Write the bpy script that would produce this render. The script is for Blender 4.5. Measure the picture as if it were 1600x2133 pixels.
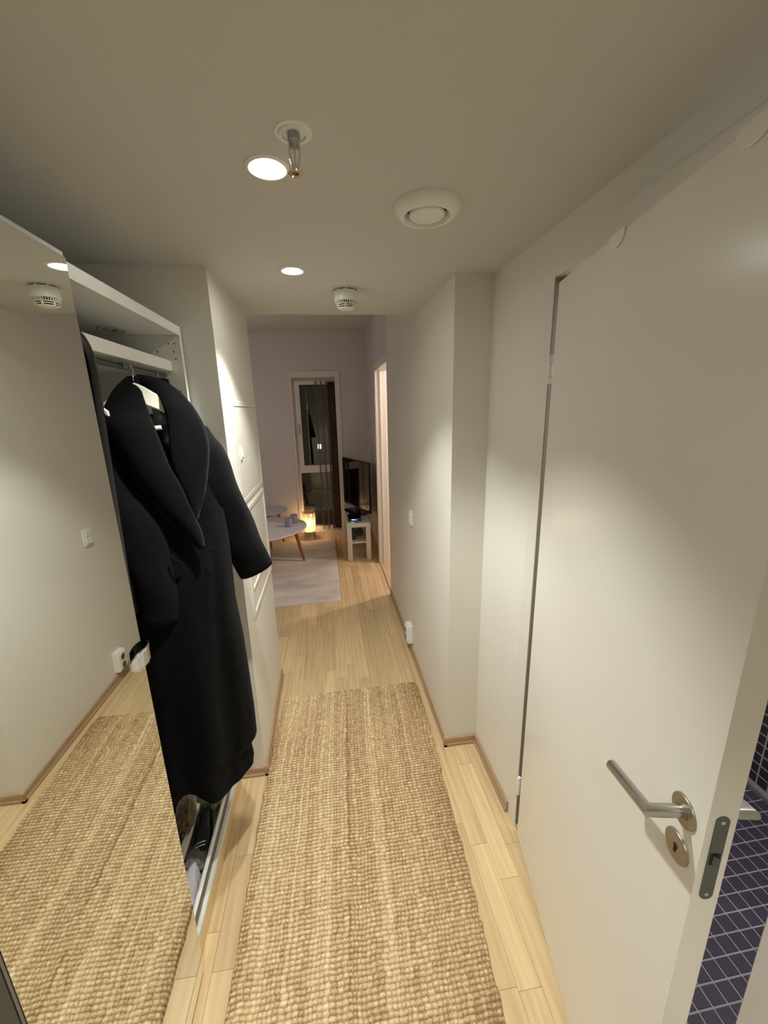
import bpy, bmesh, math, random
import numpy as np
from mathutils import Vector, Matrix

random.seed(7)
rng = np.random.default_rng(7)
sc = bpy.context.scene
for o in list(bpy.data.objects):
    bpy.data.objects.remove(o)
COL = sc.collection
PI = math.pi

# ------------------------------------------------------------------ camera
CAM_H, F_PX, YAW, PITCH, ROLL = 1.70, 832.0, 0.1365, 0.2503, -0.0243
cam_d = bpy.data.cameras.new('camera')
cam = bpy.data.objects.new('camera', cam_d)
COL.objects.link(cam)
cam_d.sensor_fit = 'HORIZONTAL'
cam_d.sensor_width = 36.0
cam_d.lens = F_PX / 1600.0 * 36.0
cam_d.clip_start = 0.02
fwd = Vector((math.sin(YAW) * math.cos(PITCH), math.cos(YAW) * math.cos(PITCH), -math.sin(PITCH)))
rgt = Vector((math.cos(YAW), -math.sin(YAW), 0))
upv = rgt.cross(fwd)
r2 = math.cos(ROLL) * rgt + math.sin(ROLL) * upv
u2 = -math.sin(ROLL) * rgt + math.cos(ROLL) * upv
cam.matrix_world = Matrix(((r2.x, u2.x, -fwd.x, 0), (r2.y, u2.y, -fwd.y, 0), (r2.z, u2.z, -fwd.z, CAM_H), (0, 0, 0, 1)))
sc.camera = cam

# ------------------------------------------------------------------ world, lights, exposure
w = bpy.data.worlds.new('night')
sc.world = w
w.use_nodes = True
w.node_tree.nodes['Background'].inputs[0].default_value = (0.25, 0.32, 0.5, 1)
w.node_tree.nodes['Background'].inputs[1].default_value = 0.004
sc.view_settings.view_transform = 'Standard'
sc.view_settings.look = 'None'
sc.view_settings.exposure = 0.0
sc.view_settings.gamma = 1.0
sc.view_settings.use_curve_mapping = False
SPOT_W, SPOT_COL, SPOT_ANG, SPOT_BLEND = 62.0, (0.99, 1.0, 0.95), 103, 0.52


def lamp(name, kind, loc, watt, col, size=0.05, **kw):
    d = bpy.data.lights.new(name, kind)
    d.energy = watt
    d.color = col
    if kind == 'AREA':
        d.size = size
    else:
        d.shadow_soft_size = size
    for k, v in kw.items():
        setattr(d, k, v)
    o = bpy.data.objects.new(name, d)
    o.location = loc
    COL.objects.link(o)
    return o


lamp('bedroom_ceiling_light', 'POINT', (1.547, 3.91, 2.15), 58.0, (1.0, 0.84, 0.74), 0.03)
lamp('living_room_floor_lamp_light', 'POINT', (-1.35, 3.90, 1.62), 8.0, (1.0, 0.94, 0.93), 0.06)
lamp('bathroom_ceiling_light', 'AREA', (1.25, 0.55, 2.15), 12.0, (1.0, 0.93, 0.96), 0.35)


# ------------------------------------------------------------------ materials
def lin(c):
    return tuple(((v / 255.0) / 12.92 if v / 255.0 <= 0.04045 else ((v / 255.0 + 0.055) / 1.055) ** 2.4) for v in c) + (1.0,)


def new_mat(name):
    m = bpy.data.materials.new(name)
    m.use_nodes = True
    nt = m.node_tree
    b = nt.nodes['Principled BSDF']
    return m, nt, b


def N(nt, t, **kw):
    n = nt.nodes.new(t)
    for k, v in kw.items():
        setattr(n, k, v)
    return n


def mat(name, rgb, rough=0.5, metal=0.0, vary=0.0, vscale=8.0, bump=0.0, bscale=200.0, spec=0.5, stretch=None, sheen=0.0, coat=0.0):
    m, nt, b = new_mat(name)
    c = lin(rgb)
    b.inputs['Base Color'].default_value = c
    b.inputs['Roughness'].default_value = rough
    b.inputs['Metallic'].default_value = metal
    b.inputs['Specular IOR Level'].default_value = spec
    if sheen:
        b.inputs['Sheen Weight'].default_value = sheen
        b.inputs['Sheen Roughness'].default_value = 0.5
    if coat:
        b.inputs['Coat Weight'].default_value = coat
    tc = N(nt, 'ShaderNodeTexCoord')
    mp = N(nt, 'ShaderNodeMapping')
    nt.links.new(tc.outputs['Object'], mp.inputs['Vector'])
    if stretch:
        mp.inputs['Scale'].default_value = stretch
    if vary:
        n = N(nt, 'ShaderNodeTexNoise')
        n.inputs['Scale'].default_value = vscale
        n.inputs['Detail'].default_value = 5
        nt.links.new(mp.outputs[0], n.inputs['Vector'])
        r = N(nt, 'ShaderNodeValToRGB')
        r.color_ramp.elements[0].position = 0.3
        r.color_ramp.elements[1].position = 0.7
        r.color_ramp.elements[0].color = tuple(v * (1 - vary) for v in c[:3]) + (1,)
        r.color_ramp.elements[1].color = tuple(min(1, v * (1 + vary)) for v in c[:3]) + (1,)
        nt.links.new(n.outputs[0], r.inputs[0])
        nt.links.new(r.outputs[0], b.inputs['Base Color'])
    if bump:
        n2 = N(nt, 'ShaderNodeTexNoise')
        n2.inputs['Scale'].default_value = bscale
        n2.inputs['Detail'].default_value = 3
        nt.links.new(mp.outputs[0], n2.inputs['Vector'])
        bp = N(nt, 'ShaderNodeBump')
        bp.inputs['Strength'].default_value = bump
        bp.inputs['Distance'].default_value = 0.002
        nt.links.new(n2.outputs[0], bp.inputs['Height'])
        nt.links.new(bp.outputs[0], b.inputs['Normal'])
    return m


def emit_mat(name, col, strength):
    m, nt, b = new_mat(name)
    b.inputs['Base Color'].default_value = col + (1,)
    b.inputs['Emission Color'].default_value = col + (1,)
    b.inputs['Emission Strength'].default_value = strength
    return m


M = {}
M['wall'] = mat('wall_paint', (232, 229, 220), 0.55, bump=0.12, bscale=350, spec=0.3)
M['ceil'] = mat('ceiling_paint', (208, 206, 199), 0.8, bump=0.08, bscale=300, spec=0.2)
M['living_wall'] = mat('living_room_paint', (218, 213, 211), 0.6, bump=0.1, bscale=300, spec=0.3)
M['door'] = mat('door_paint', (236, 233, 224), 0.23, bump=0.03, bscale=120, spec=0.5)
M['trim'] = mat('trim_paint', (230, 226, 216), 0.38, bump=0.02)
M['white'] = mat('white_laminate', (226, 224, 216), 0.4, vary=0.01)
M['plastic'] = mat('white_plastic', (238, 236, 230), 0.3, vary=0.008)
M['steel'] = mat('brushed_steel', (186, 184, 178), 0.24, 1.0, bump=0.05, bscale=60, stretch=(40, 2, 40))
M['chrome'] = mat('chrome', (225, 225, 228), 0.05, 1.0)
M['dullsteel'] = mat('dull_lock_steel', (104, 110, 106), 0.42, 0.9, vary=0.06, vscale=30)
M['brass'] = mat('champagne_steel', (168, 160, 146), 0.4, 0.85, vary=0.05, vscale=40)
M['black'] = mat('black_gap', (12, 12, 12), 0.6)
M['seal_or_shade_strip'] = mat('jamb_shade_grey', (128, 120, 104), 0.7, vary=0.03)  # shade of the door jamb groove as a flat grey
M['mirror'] = mat('mirror_glass', (236, 238, 232), 0.0, 1.0)
M['alu'] = mat('grey_aluminium', (168, 168, 172), 0.4, 0.6, vary=0.03)
M['dark_panel'] = mat('dark_grey_panel', (66, 68, 64), 0.45, vary=0.05)
M['wool'] = mat('black_wool', (11, 11, 12), 0.95, vary=0.25, vscale=30, bump=0.6, bscale=500, spec=0.08, sheen=0.03)
M['wool2'] = mat('black_quilted_cloth', (11, 11, 12), 0.85, vary=0.2, bump=0.4, bscale=200, spec=0.2)
M['lining'] = mat('black_satin_lining', (14, 14, 15), 0.3, bump=0.5, bscale=40)
M['olive'] = mat('dark_olive_cloth', (38, 43, 32), 0.85, vary=0.25, vscale=12, bump=0.4, bscale=200)
M['brownfur'] = mat('dark_brown_fur', (52, 46, 38), 1.0, vary=0.5, vscale=60, bump=1.0, bscale=180, spec=0.1)
M['fuzz'] = mat('brown_fuzzy_pile', (104, 86, 68), 1.0, vary=0.45, vscale=90, bump=1.0, bscale=260, spec=0.05, sheen=0.3)
M['greycloth'] = mat('grey_cloth', (120, 118, 112), 0.9, vary=0.2, vscale=20, bump=0.4)
M['whitecloth'] = mat('pale_lilac_cloth', (208, 204, 206), 0.9, vary=0.05, vscale=20, bump=0.3, bscale=300)
M['greytray'] = mat('grey_felt', (120, 118, 112), 0.9, vary=0.1, vscale=60)
M['blacktube'] = mat('black_lacquered_tube', (14, 13, 16), 0.22, spec=0.6)
M['shoe'] = mat('black_leather', (16, 16, 16), 0.5, bump=0.3, bscale=120)
M['jar'] = mat('olive_green_enamel', (128, 130, 84), 0.3, vary=0.05)
M['hangerwood'] = mat('white_painted_wood', (226, 222, 206), 0.45, vary=0.03, vscale=20)
M['oakbase'] = mat('oak_skirting', (178, 150, 120), 0.45, vary=0.18, vscale=14, stretch=(1, 0.12, 6), bump=0.1, bscale=60)
M['walnut'] = mat('brown_wood_leg', (150, 92, 58), 0.5, vary=0.15, vscale=12, stretch=(4, 4, 0.6))
M['tile'] = mat('dark_slate_tile', (66, 63, 76), 0.45, vary=0.22, vscale=3.5, bump=0.15, bscale=90)
M['grout'] = mat('pale_grout', (172, 164, 172), 0.85, vary=0.08, vscale=30)
M['bathwall'] = mat('bathroom_paint', (226, 222, 222), 0.6)
M['screen'] = mat('black_glass_screen', (8, 8, 9), 0.06, spec=0.6)
M['tvback'] = mat('black_tv_shell', (14, 14, 15), 0.45)
M['slat'] = mat('brown_blind_fabric', (112, 92, 76), 0.8, vary=0.06, vscale=40, stretch=(20, 20, 1))
M['slat_pale'] = mat('grey_blind_fabric', (150, 142, 132), 0.8, vary=0.05, vscale=40)
M['frosted'] = mat('grey_blue_ceramic', (158, 160, 166), 0.5, vary=0.03)
M['tabletop'] = mat('pale_table_lacquer', (214, 212, 212), 0.3, vary=0.01)
M['ink'] = mat('faint_brown_ink', (112, 100, 84), 0.9)
M['ink_dark'] = mat('dark_ink', (60, 54, 46), 0.9)
M['purple'] = mat('dark_violet_card', (46, 36, 58), 0.6, vary=0.1)
M['cable'] = mat('pale_cable', (190, 186, 178), 0.5)
M['wire'] = mat('bronze_wire', (120, 92, 62), 0.4, 0.7)
M['lens_on'] = emit_mat('lit_downlight_lens', (1.0, 1.0, 0.94), 165.0)
M['bulb'] = emit_mat('lit_filament_bulb', (1.0, 0.62, 0.28), 30.0)
M['led'] = emit_mat('blue_led', (0.25, 0.35, 1.0), 14.0)
M['glow_patch'] = emit_mat('added_glow_patch', (1.0, 0.9, 0.75), 1.4)  # glow of the added patch outside the window


def oak_mat(name, strips):
    m, nt, b = new_mat(name)
    tc = N(nt, 'ShaderNodeTexCoord')
    geo = N(nt, 'ShaderNodeNewGeometry')
    info = N(nt, 'ShaderNodeObjectInfo')
    add = N(nt, 'ShaderNodeVectorMath', operation='ADD')
    scl = N(nt, 'ShaderNodeVectorMath', operation='SCALE')
    comb = N(nt, 'ShaderNodeCombineXYZ')
    nt.links.new(info.outputs['Random'], comb.inputs[0])
    nt.links.new(info.outputs['Random'], comb.inputs[1])
    nt.links.new(comb.outputs[0], scl.inputs[0])
    scl.inputs['Scale'].default_value = 37.0
    nt.links.new(geo.outputs['Position'], add.inputs[0])
    nt.links.new(scl.outputs[0], add.inputs[1])
    mp = N(nt, 'ShaderNodeMapping')
    mp.inputs['Scale'].default_value = (26, 1.6, 26)
    nt.links.new(add.outputs[0], mp.inputs['Vector'])
    n1 = N(nt, 'ShaderNodeTexNoise')
    n1.inputs['Scale'].default_value = 1.6
    n1.inputs['Detail'].default_value = 8
    n1.inputs['Distortion'].default_value = 0.9
    nt.links.new(mp.outputs[0], n1.inputs['Vector'])
    wv = N(nt, 'ShaderNodeTexWave', wave_type='BANDS', bands_direction='X')
    wv.inputs['Scale'].default_value = 0.35
    wv.inputs['Distortion'].default_value = 9.0
    wv.inputs['Detail'].default_value = 3
    wv.inputs['Detail Scale'].default_value = 0.7
    nt.links.new(mp.outputs[0], wv.inputs['Vector'])
    mixf = N(nt, 'ShaderNodeMath', operation='MULTIPLY_ADD')
    nt.links.new(wv.outputs['Fac'], mixf.inputs[0])
    mixf.inputs[1].default_value = 0.16
    mul = N(nt, 'ShaderNodeMath', operation='MULTIPLY')
    nt.links.new(n1.outputs[0], mul.inputs[0])
    mul.inputs[1].default_value = 0.85
    nt.links.new(mul.outputs[0], mixf.inputs[2])
    rp = N(nt, 'ShaderNodeValToRGB')
    e = rp.color_ramp.elements
    e[0].position, e[0].color = 0.15, lin((200, 168, 120))
    e[1].position, e[1].color = 0.9, lin((234, 210, 166))
    mid = e.new(0.5)
    mid.color = lin((220, 192, 146))
    nt.links.new(mixf.outputs[0], rp.inputs[0])
    hsv = N(nt, 'ShaderNodeHueSaturation')
    nt.links.new(rp.outputs[0], hsv.inputs['Color'])
    mr = N(nt, 'ShaderNodeMapRange')
    mr.inputs['To Min'].default_value = 0.82
    mr.inputs['To Max'].default_value = 1.08
    nt.links.new(info.outputs['Random'], mr.inputs['Value'])
    nt.links.new(mr.outputs[0], hsv.inputs['Value'])
    out = hsv.outputs[0]
    if strips:
        bk = N(nt, 'ShaderNodeTexBrick')
        bk.offset = 0.37
        bk.inputs['Scale'].default_value = 1.0
        bk.inputs['Mortar Size'].default_value = 0.0006
        bk.inputs['Brick Width'].default_value = 0.46
        bk.inputs['Row Height'].default_value = 0.0715
        bk.inputs['Color1'].default_value = (0.9, 0.89, 0.88, 1)
        bk.inputs['Color2'].default_value = (1.1, 1.1, 1.1, 1)
        bk.inputs['Mortar'].default_value = (0.3, 0.25, 0.2, 1)
        m2 = N(nt, 'ShaderNodeMapping')
        m2.inputs['Rotation'].default_value = (0, 0, PI / 2)
        nt.links.new(geo.outputs['Position'], m2.inputs['Vector'])
        nt.links.new(m2.outputs[0], bk.inputs['Vector'])
        mx = N(nt, 'ShaderNodeMix', data_type='RGBA', blend_type='MULTIPLY')
        mx.inputs[0].default_value = 1.0
        nt.links.new(out, mx.inputs[6])
        nt.links.new(bk.outputs['Color'], mx.inputs[7])
        out = mx.outputs[2]
    nt.links.new(out, b.inputs['Base Color'])
    b.inputs['Roughness'].default_value = 0.36
    b.inputs['Specular IOR Level'].default_value = 0.4
    return m


M['oak'] = oak_mat('oak_parquet_strip', False)
M['oak_far'] = oak_mat('oak_parquet', True)


def glass_mat(name, tint=(1, 1, 1, 1), boost=1.0):
    m, nt, b = new_mat(name)
    nt.nodes.remove(b)
    fr = N(nt, 'ShaderNodeFresnel')
    fr.inputs['IOR'].default_value = 1.52
    k = N(nt, 'ShaderNodeMath', operation='MULTIPLY')
    k.inputs[1].default_value = boost
    k.use_clamp = True
    t = N(nt, 'ShaderNodeBsdfTransparent')
    t.inputs[0].default_value = tint
    g = N(nt, 'ShaderNodeBsdfGlossy')
    g.inputs['Roughness'].default_value = 0.0
    mx = N(nt, 'ShaderNodeMixShader')
    nt.links.new(fr.outputs[0], k.inputs[0])
    nt.links.new(k.outputs[0], mx.inputs[0])
    nt.links.new(t.outputs[0], mx.inputs[1])
    nt.links.new(g.outputs[0], mx.inputs[2])
    nt.links.new(mx.outputs[0], nt.nodes['Material Output'].inputs[0])
    return m


M['pane'] = glass_mat('window_pane_glass', boost=1.4)
M['thin_glass'] = glass_mat('clear_lamp_glass', tint=(1, 0.95, 0.88, 1), boost=1.0)
_m = M['lamp_shade'] = bpy.data.materials.new('frosted_lamp_glass')
_m.use_nodes = True
_nt = _m.node_tree
_nt.nodes.remove(_nt.nodes['Principled BSDF'])
_a, _b, _c = N(_nt, 'ShaderNodeBsdfTransparent'), N(_nt, 'ShaderNodeBsdfTranslucent'), N(_nt, 'ShaderNodeMixShader')
_b.inputs[0].default_value = (0.9, 0.85, 0.75, 1)
_c.inputs[0].default_value = 0.22
_nt.links.new(_a.outputs[0], _c.inputs[1])
_nt.links.new(_b.outputs[0], _c.inputs[2])
_nt.links.new(_c.outputs[0], _nt.nodes['Material Output'].inputs[0])
M['jarglass'] = glass_mat('clear_jar_glass', tint=(0.9, 0.92, 0.9, 1), boost=2.0)


def vcol_mat(name, rough, bump=0.0, bscale=400, sheen=0.0):
    m, nt, b = new_mat(name)
    a = N(nt, 'ShaderNodeVertexColor', layer_name='tone')
    nt.links.new(a.outputs[0], b.inputs['Base Color'])
    b.inputs['Roughness'].default_value = rough
    b.inputs['Specular IOR Level'].default_value = 0.15
    if sheen:
        b.inputs['Sheen Weight'].default_value = sheen
    if bump:
        n = N(nt, 'ShaderNodeTexNoise')
        n.inputs['Scale'].default_value = bscale
        tc = N(nt, 'ShaderNodeTexCoord')
        mp = N(nt, 'ShaderNodeMapping')
        mp.inputs['Scale'].default_value = (1, 0.4, 1)
        nt.links.new(tc.outputs['Object'], mp.inputs[0])
        nt.links.new(mp.outputs[0], n.inputs['Vector'])
        bp = N(nt, 'ShaderNodeBump')
        bp.inputs['Strength'].default_value = bump
        bp.inputs['Distance'].default_value = 0.002
        nt.links.new(n.outputs[0], bp.inputs['Height'])
        nt.links.new(bp.outputs[0], b.inputs['Normal'])
    return m


M['jute'] = vcol_mat('woven_jute', 0.9, bump=0.7, bscale=420)
M['pile'] = vcol_mat('pale_rug_pile', 0.95, bump=0.8, bscale=300, sheen=0.25)


# ------------------------------------------------------------------ mesh building
class MB:
    def __init__(self):
        self.v, self.f = [], []

    def add(self, vs, fs, mtx=None):
        n = len(self.v)
        self.v += [tuple(mtx @ Vector(p)) if mtx else tuple(p) for p in vs]
        self.f += [tuple(i + n for i in q) for q in fs]
        return self

    def box(self, x0, x1, y0, y1, z0, z1, mtx=None):
        return self.add([(x0, y0, z0), (x1, y0, z0), (x1, y1, z0), (x0, y1, z0), (x0, y0, z1), (x1, y0, z1), (x1, y1, z1), (x0, y1, z1)],
                        [(0, 3, 2, 1), (4, 5, 6, 7), (0, 1, 5, 4), (1, 2, 6, 5), (2, 3, 7, 6), (3, 0, 4, 7)], mtx)

    def lathe(self, prof, mtx=None, n=40, closed=False):
        # prof: list of (r, z); axis = local z
        vs, fs = [], []
        m = len(prof)
        for i in range(n):
            a = 2 * PI * i / n
            for r, z in prof:
                vs.append((r * math.cos(a), r * math.sin(a), z))
        for i in range(n):
            j = (i + 1) % n
            for k in range(m - 1):
                fs.append((i * m + k, j * m + k, j * m + k + 1, i * m + k + 1))
            if closed:
                fs.append((i * m + m - 1, j * m + m - 1, j * m, i * m))
        if not closed:
            if prof[0][0] > 1e-6:
                fs.append(tuple(i * m for i in reversed(range(n))))
            if prof[-1][0] > 1e-6:
                fs.append(tuple(i * m + m - 1 for i in range(n)))
        return self.add(vs, fs, mtx)

    def tube(self, path, r, n=12, cap=True, mtx=None):
        pts = [Vector(p) for p in path]
        rad = r if isinstance(r, (list, tuple)) else [r] * len(pts)
        vs, fs = [], []
        prev = None
        for i, p in enumerate(pts):
            t = (pts[min(i + 1, len(pts) - 1)] - pts[max(i - 1, 0)]).normalized()
            if prev is None:
                a = Vector((0, 0, 1)) if abs(t.z) < 0.9 else Vector((1, 0, 0))
                u = t.cross(a).normalized()
            else:
                u = (prev - t * prev.dot(t)).normalized()
            prev = u
            v = t.cross(u)
            for k in range(n):
                a = 2 * PI * k / n
                vs.append(p + (u * math.cos(a) + v * math.sin(a)) * rad[i])
        for i in range(len(pts) - 1):
            for k in range(n):
                l = (k + 1) % n
                fs.append((i * n + k, i * n + l, (i + 1) * n + l, (i + 1) * n + k))
        if cap:
            fs.append(tuple(reversed(range(n))))
            fs.append(tuple((len(pts) - 1) * n + k for k in range(n)))
        return self.add(vs, fs, mtx)

    def prism(self, outline, z0, z1, mtx=None):
        n = len(outline)
        vs = [(x, y, z0) for x, y in outline] + [(x, y, z1) for x, y in outline]
        fs = [tuple(reversed(range(n))), tuple(range(n, 2 * n))]
        fs += [(i, (i + 1) % n, n + (i + 1) % n, n + i) for i in range(n)]
        return self.add(vs, fs, mtx)

    def grid(self, fn, nu, nv, wrap=False):
        vs = [fn(i / nu, j / nv) for j in range(nv + 1) for i in range(nu + (0 if wrap else 1))]
        c = nu if wrap else nu + 1
        fs = []
        for j in range(nv):
            for i in range(nu):
                i2 = (i + 1) % c if wrap else i + 1
                fs.append((j * c + i, j * c + i2, (j + 1) * c + i2, (j + 1) * c + i))
        return self.add(vs, fs)


def mesh_from(mb, name, smooth=True, ang=38):
    me = bpy.data.meshes.new(name)
    me.from_pydata(mb.v, [], mb.f)
    bm = bmesh.new()
    bm.from_mesh(me)
    bmesh.ops.recalc_face_normals(bm, faces=bm.faces)
    if smooth:
        for f in bm.faces:
            f.smooth = True
        for e in bm.edges:
            if len(e.link_faces) == 2 and e.calc_face_angle(0) > math.radians(ang):
                e.smooth = False
    bm.to_mesh(me)
    bm.free()
    me.update()
    return me


def obj(name, mb, m, parent=None, bevel=0.0, ang=38, label=None, solid=0.0, sub=0, kind=None):
    me = mb if isinstance(mb, bpy.types.Mesh) else mesh_from(mb, name, ang=ang)
    if m is not None and not me.materials:
        me.materials.append(m)
    o = bpy.data.objects.new(name, me)
    COL.objects.link(o)
    if parent is not None:
        o.parent = parent
        o.matrix_parent_inverse = parent_world(parent).inverted()
    if solid:
        md = o.modifiers.new('thickness', 'SOLIDIFY')
        md.thickness = solid
        md.offset = 0
    if sub:
        md = o.modifiers.new('smooth', 'SUBSURF')
        md.levels = md.render_levels = sub
    if bevel:
        md = o.modifiers.new('bevel', 'BEVEL')
        md.width = bevel
        md.segments = 2
        md.limit_method = 'ANGLE'
    if label:
        o['label'] = label
    if kind:
        o['kind'] = kind
    return o


def parent_world(o):
    m = Matrix.Translation(o.location) @ o.rotation_euler.to_matrix().to_4x4()
    return m


def thing(name, label, cat, loc=(0, 0, 0), group=None):
    o = bpy.data.objects.new(name, None)
    o.empty_display_size = 0.05
    o.location = loc
    COL.objects.link(o)
    o['label'] = label
    o['category'] = cat
    if group:
        o['group'] = group
    return o


def tag(o, label, cat, group=None):
    o['label'] = label
    o['category'] = cat
    if group:
        o['group'] = group
    return o


def struct(name, mb, m, label, bevel=0.0, cat='structure'):
    o = obj(name, mb, m, None, bevel)
    o['kind'] = 'structure'
    o['label'] = label
    o['category'] = cat
    return o


def bx(*a):
    return MB().box(*a)


def copy_tree(o, delta, parent=None):
    c = o.copy()
    COL.objects.link(c)
    if parent is not None:
        c.parent = parent
        c.matrix_parent_inverse = parent_world(parent).inverted() if False else o.matrix_parent_inverse.copy()
    else:
        c.location = Vector(o.location) + Vector(delta)
    for ch in [x for x in list(bpy.data.objects) if x.parent == o]:
        copy_tree(ch, delta, c)
    return c


# ------------------------------------------------------------------ dimensions of the place
HC = 2.20          # hall ceiling
XR = 0.527         # projecting right wall
XRR = 0.685        # recessed right wall with the bathroom door
YC = 1.66          # step between them
XL = -0.385        # left wall beyond the wardrobe
YL = 1.64          # its end face
YE = 2.385         # where the hall opens to the living room
YH = 3.452         # near jamb of bedroom doorway
YJ = 4.27          # far jamb
YW = 5.50          # window wall
LC = 2.67          # living room ceiling
XT = 0.56          # living room right wall beyond the doorway

# ------------------------------------------------------------------ floor
fl = struct('floor', bx(-4.1, 0.69, -1.5, YW + 0.02, -0.06, -0.004), M['oak_far'], 'pale oak parquet floor of hall and living room', cat='floor')
fb = obj('floor_bedroom', bx(0.69, 2.9, 2.9, 5.3, -0.06, 0.0), M['oak_far'], fl)
strip_cache = {}


def strip_mesh(L):
    k = round(L, 2)
    if k not in strip_cache:
        wd, g, c = 0.0715, 0.00035, 0.0006
        x0, x1, y0, y1 = g, wd - g, g, k - g
        vs = [(x0, y0, -0.004), (x1, y0, -0.004), (x1, y1, -0.004), (x0, y1, -0.004), (x0, y0, -c), (x1, y0, -c), (x1, y1, -c), (x0, y1, -c),
              (x0 + c, y0 + c, 0), (x1 - c, y0 + c, 0), (x1 - c, y1 - c, 0), (x0 + c, y1 - c, 0)]
        fs = [(0, 1, 5, 4), (1, 2, 6, 5), (2, 3, 7, 6), (3, 0, 4, 7), (4, 5, 9, 8), (5, 6, 10, 9), (6, 7, 11, 10), (7, 4, 8, 11), (8, 9, 10, 11)]
        me = bpy.data.meshes.new('parquet_strip')
        me.from_pydata(vs, [], fs)
        me.materials.append(M['oak'])
        strip_cache[k] = me
    return strip_cache[k]


ci = 0
x = 0.69 - 18 * 0.0715
while x < 0.69 - 0.01:
    y = 0.2 - random.random() * 0.35
    while y < YW:
        L = random.choice([0.34, 0.42, 0.5, 0.58])
        L = round(min(L, YW + 0.01 - y), 2)
        if L < 0.05:
            break
        if not (x > 0.45 and y > YE + 9):
            o = obj('parquet_strip', strip_mesh(L), None, fl)
            o.location = (x, y, 0.0)
            o.matrix_parent_inverse = Matrix()
        y += L
    x += 0.0715
    ci += 1

# ------------------------------------------------------------------ walls and ceilings
struct('ceiling', bx(-0.9, 0.70, -1.5, YE - 0.04, HC, HC + 0.5), M['ceil'], 'lowered white hall ceiling with round downlights', cat='ceiling')
struct('ceiling', bx(-4.1, 0.7, YE - 0.04, YW + 0.02, LC, LC + 0.1), M['ceil'], 'higher living room ceiling beyond the hall', cat='ceiling')
struct('wall_right', bx(XR, 0.627, YC, YH, 0, LC), M['wall'], 'projecting white right wall with light switch and socket', cat='wall')
struct('wall_right', MB().box(0.627, 0.785, YC, YC + 0.1, 0, HC + 0.02).box(XRR, 0.785, 1.215, YC, 0, HC + 0.02)
       .box(XRR, 0.785, 0.385, 1.215, 2.07, HC + 0.02).box(XRR, 0.785, -1.5, 0.385, 0, HC + 0.02), M['wall'], 'recessed white right wall around the bathroom door', cat='wall')
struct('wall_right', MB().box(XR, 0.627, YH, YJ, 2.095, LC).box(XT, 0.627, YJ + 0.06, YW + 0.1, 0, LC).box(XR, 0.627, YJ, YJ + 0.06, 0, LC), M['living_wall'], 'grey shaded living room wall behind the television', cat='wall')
struct('wall_left', bx(-0.87, XL, YL, YE, 0, LC), M['wall'], 'white left wall end with two fuse cabinet hatches', cat='wall')
struct('wall_left', bx(-0.97, -0.87, -1.5, YL, 0, HC + 0.02), M['wall'], 'white wall behind the wardrobe', cat='wall')
struct('wall_back', bx(-0.97, 0.785, -1.6, -1.5, 0, HC + 0.02), M['wall'], 'white wall closing the hall behind the viewer', cat='wall')
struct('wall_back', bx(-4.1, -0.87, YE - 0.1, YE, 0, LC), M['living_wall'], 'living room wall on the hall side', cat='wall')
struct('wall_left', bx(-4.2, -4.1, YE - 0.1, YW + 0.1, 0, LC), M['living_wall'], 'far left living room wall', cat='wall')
wx0, wx1, wz0, wz1 = -0.411, 0.152, 0.045, 2.13
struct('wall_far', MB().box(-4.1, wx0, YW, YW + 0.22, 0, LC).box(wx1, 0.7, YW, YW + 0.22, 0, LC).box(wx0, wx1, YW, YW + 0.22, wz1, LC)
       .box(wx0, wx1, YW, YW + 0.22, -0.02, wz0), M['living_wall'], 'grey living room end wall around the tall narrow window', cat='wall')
# bedroom and bathroom shells
struct('wall_bedroom', MB().box(0.627, 2.9, 2.8, 2.9, 0, LC).box(0.627, 2.9, 5.3, 5.4, 0, LC).box(2.9, 3.0, 2.8, 5.4, 0, LC).box(0.627, 3.0, 2.8, 5.4, LC, LC + 0.1),
       M['living_wall'], 'bedroom walls beyond the doorway on the right', cat='wall')
XB = 1.818
struct('wall_bathroom', MB().box(XB + 0.004, XB + 0.1, -0.6, 1.6, 0, HC).box(0.785, XB + 0.1, 1.6, 1.66, 0, HC).box(0.785, XB + 0.1, -0.7, -0.6, 0, HC).box(0.785, XB + 0.1, -0.7, 1.66, HC, HC + 0.1),
       M['bathwall'], 'bathroom walls seen past the open door', cat='wall')

# bathroom floor and wall tiles
bf = struct('floor_bathroom', bx(XRR + 0.045, XB + 0.05, -0.6, 1.6, -0.06, -0.0022), M['grout'], 'bathroom floor of small dark slate mosaic tiles with pale grout', cat='floor')
TX, TY, G = 0.0495, 0.0470, 0.0042
tile_me = mesh_from(MB().add(
    [(G / 2, G / 2, -0.003), (TX - G / 2, G / 2, -0.003), (TX - G / 2, TY - G / 2, -0.003), (G / 2, TY - G / 2, -0.003),
     (G / 2 + 0.001, G / 2 + 0.001, 0), (TX - G / 2 - 0.001, G / 2 + 0.001, 0), (TX - G / 2 - 0.001, TY - G / 2 - 0.001, 0), (G / 2 + 0.001, TY - G / 2 - 0.001, 0)],
    [(4, 5, 6, 7), (0, 1, 5, 4), (1, 2, 6, 5), (2, 3, 7, 6), (3, 0, 4, 7)]), 'tile', smooth=False)
tile_me.materials.append(M['tile'])
X0, Y0 = 1.213 - 15 * TX, 0.769 - 30 * TY
rest = MB()
nt_ = 0
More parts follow.
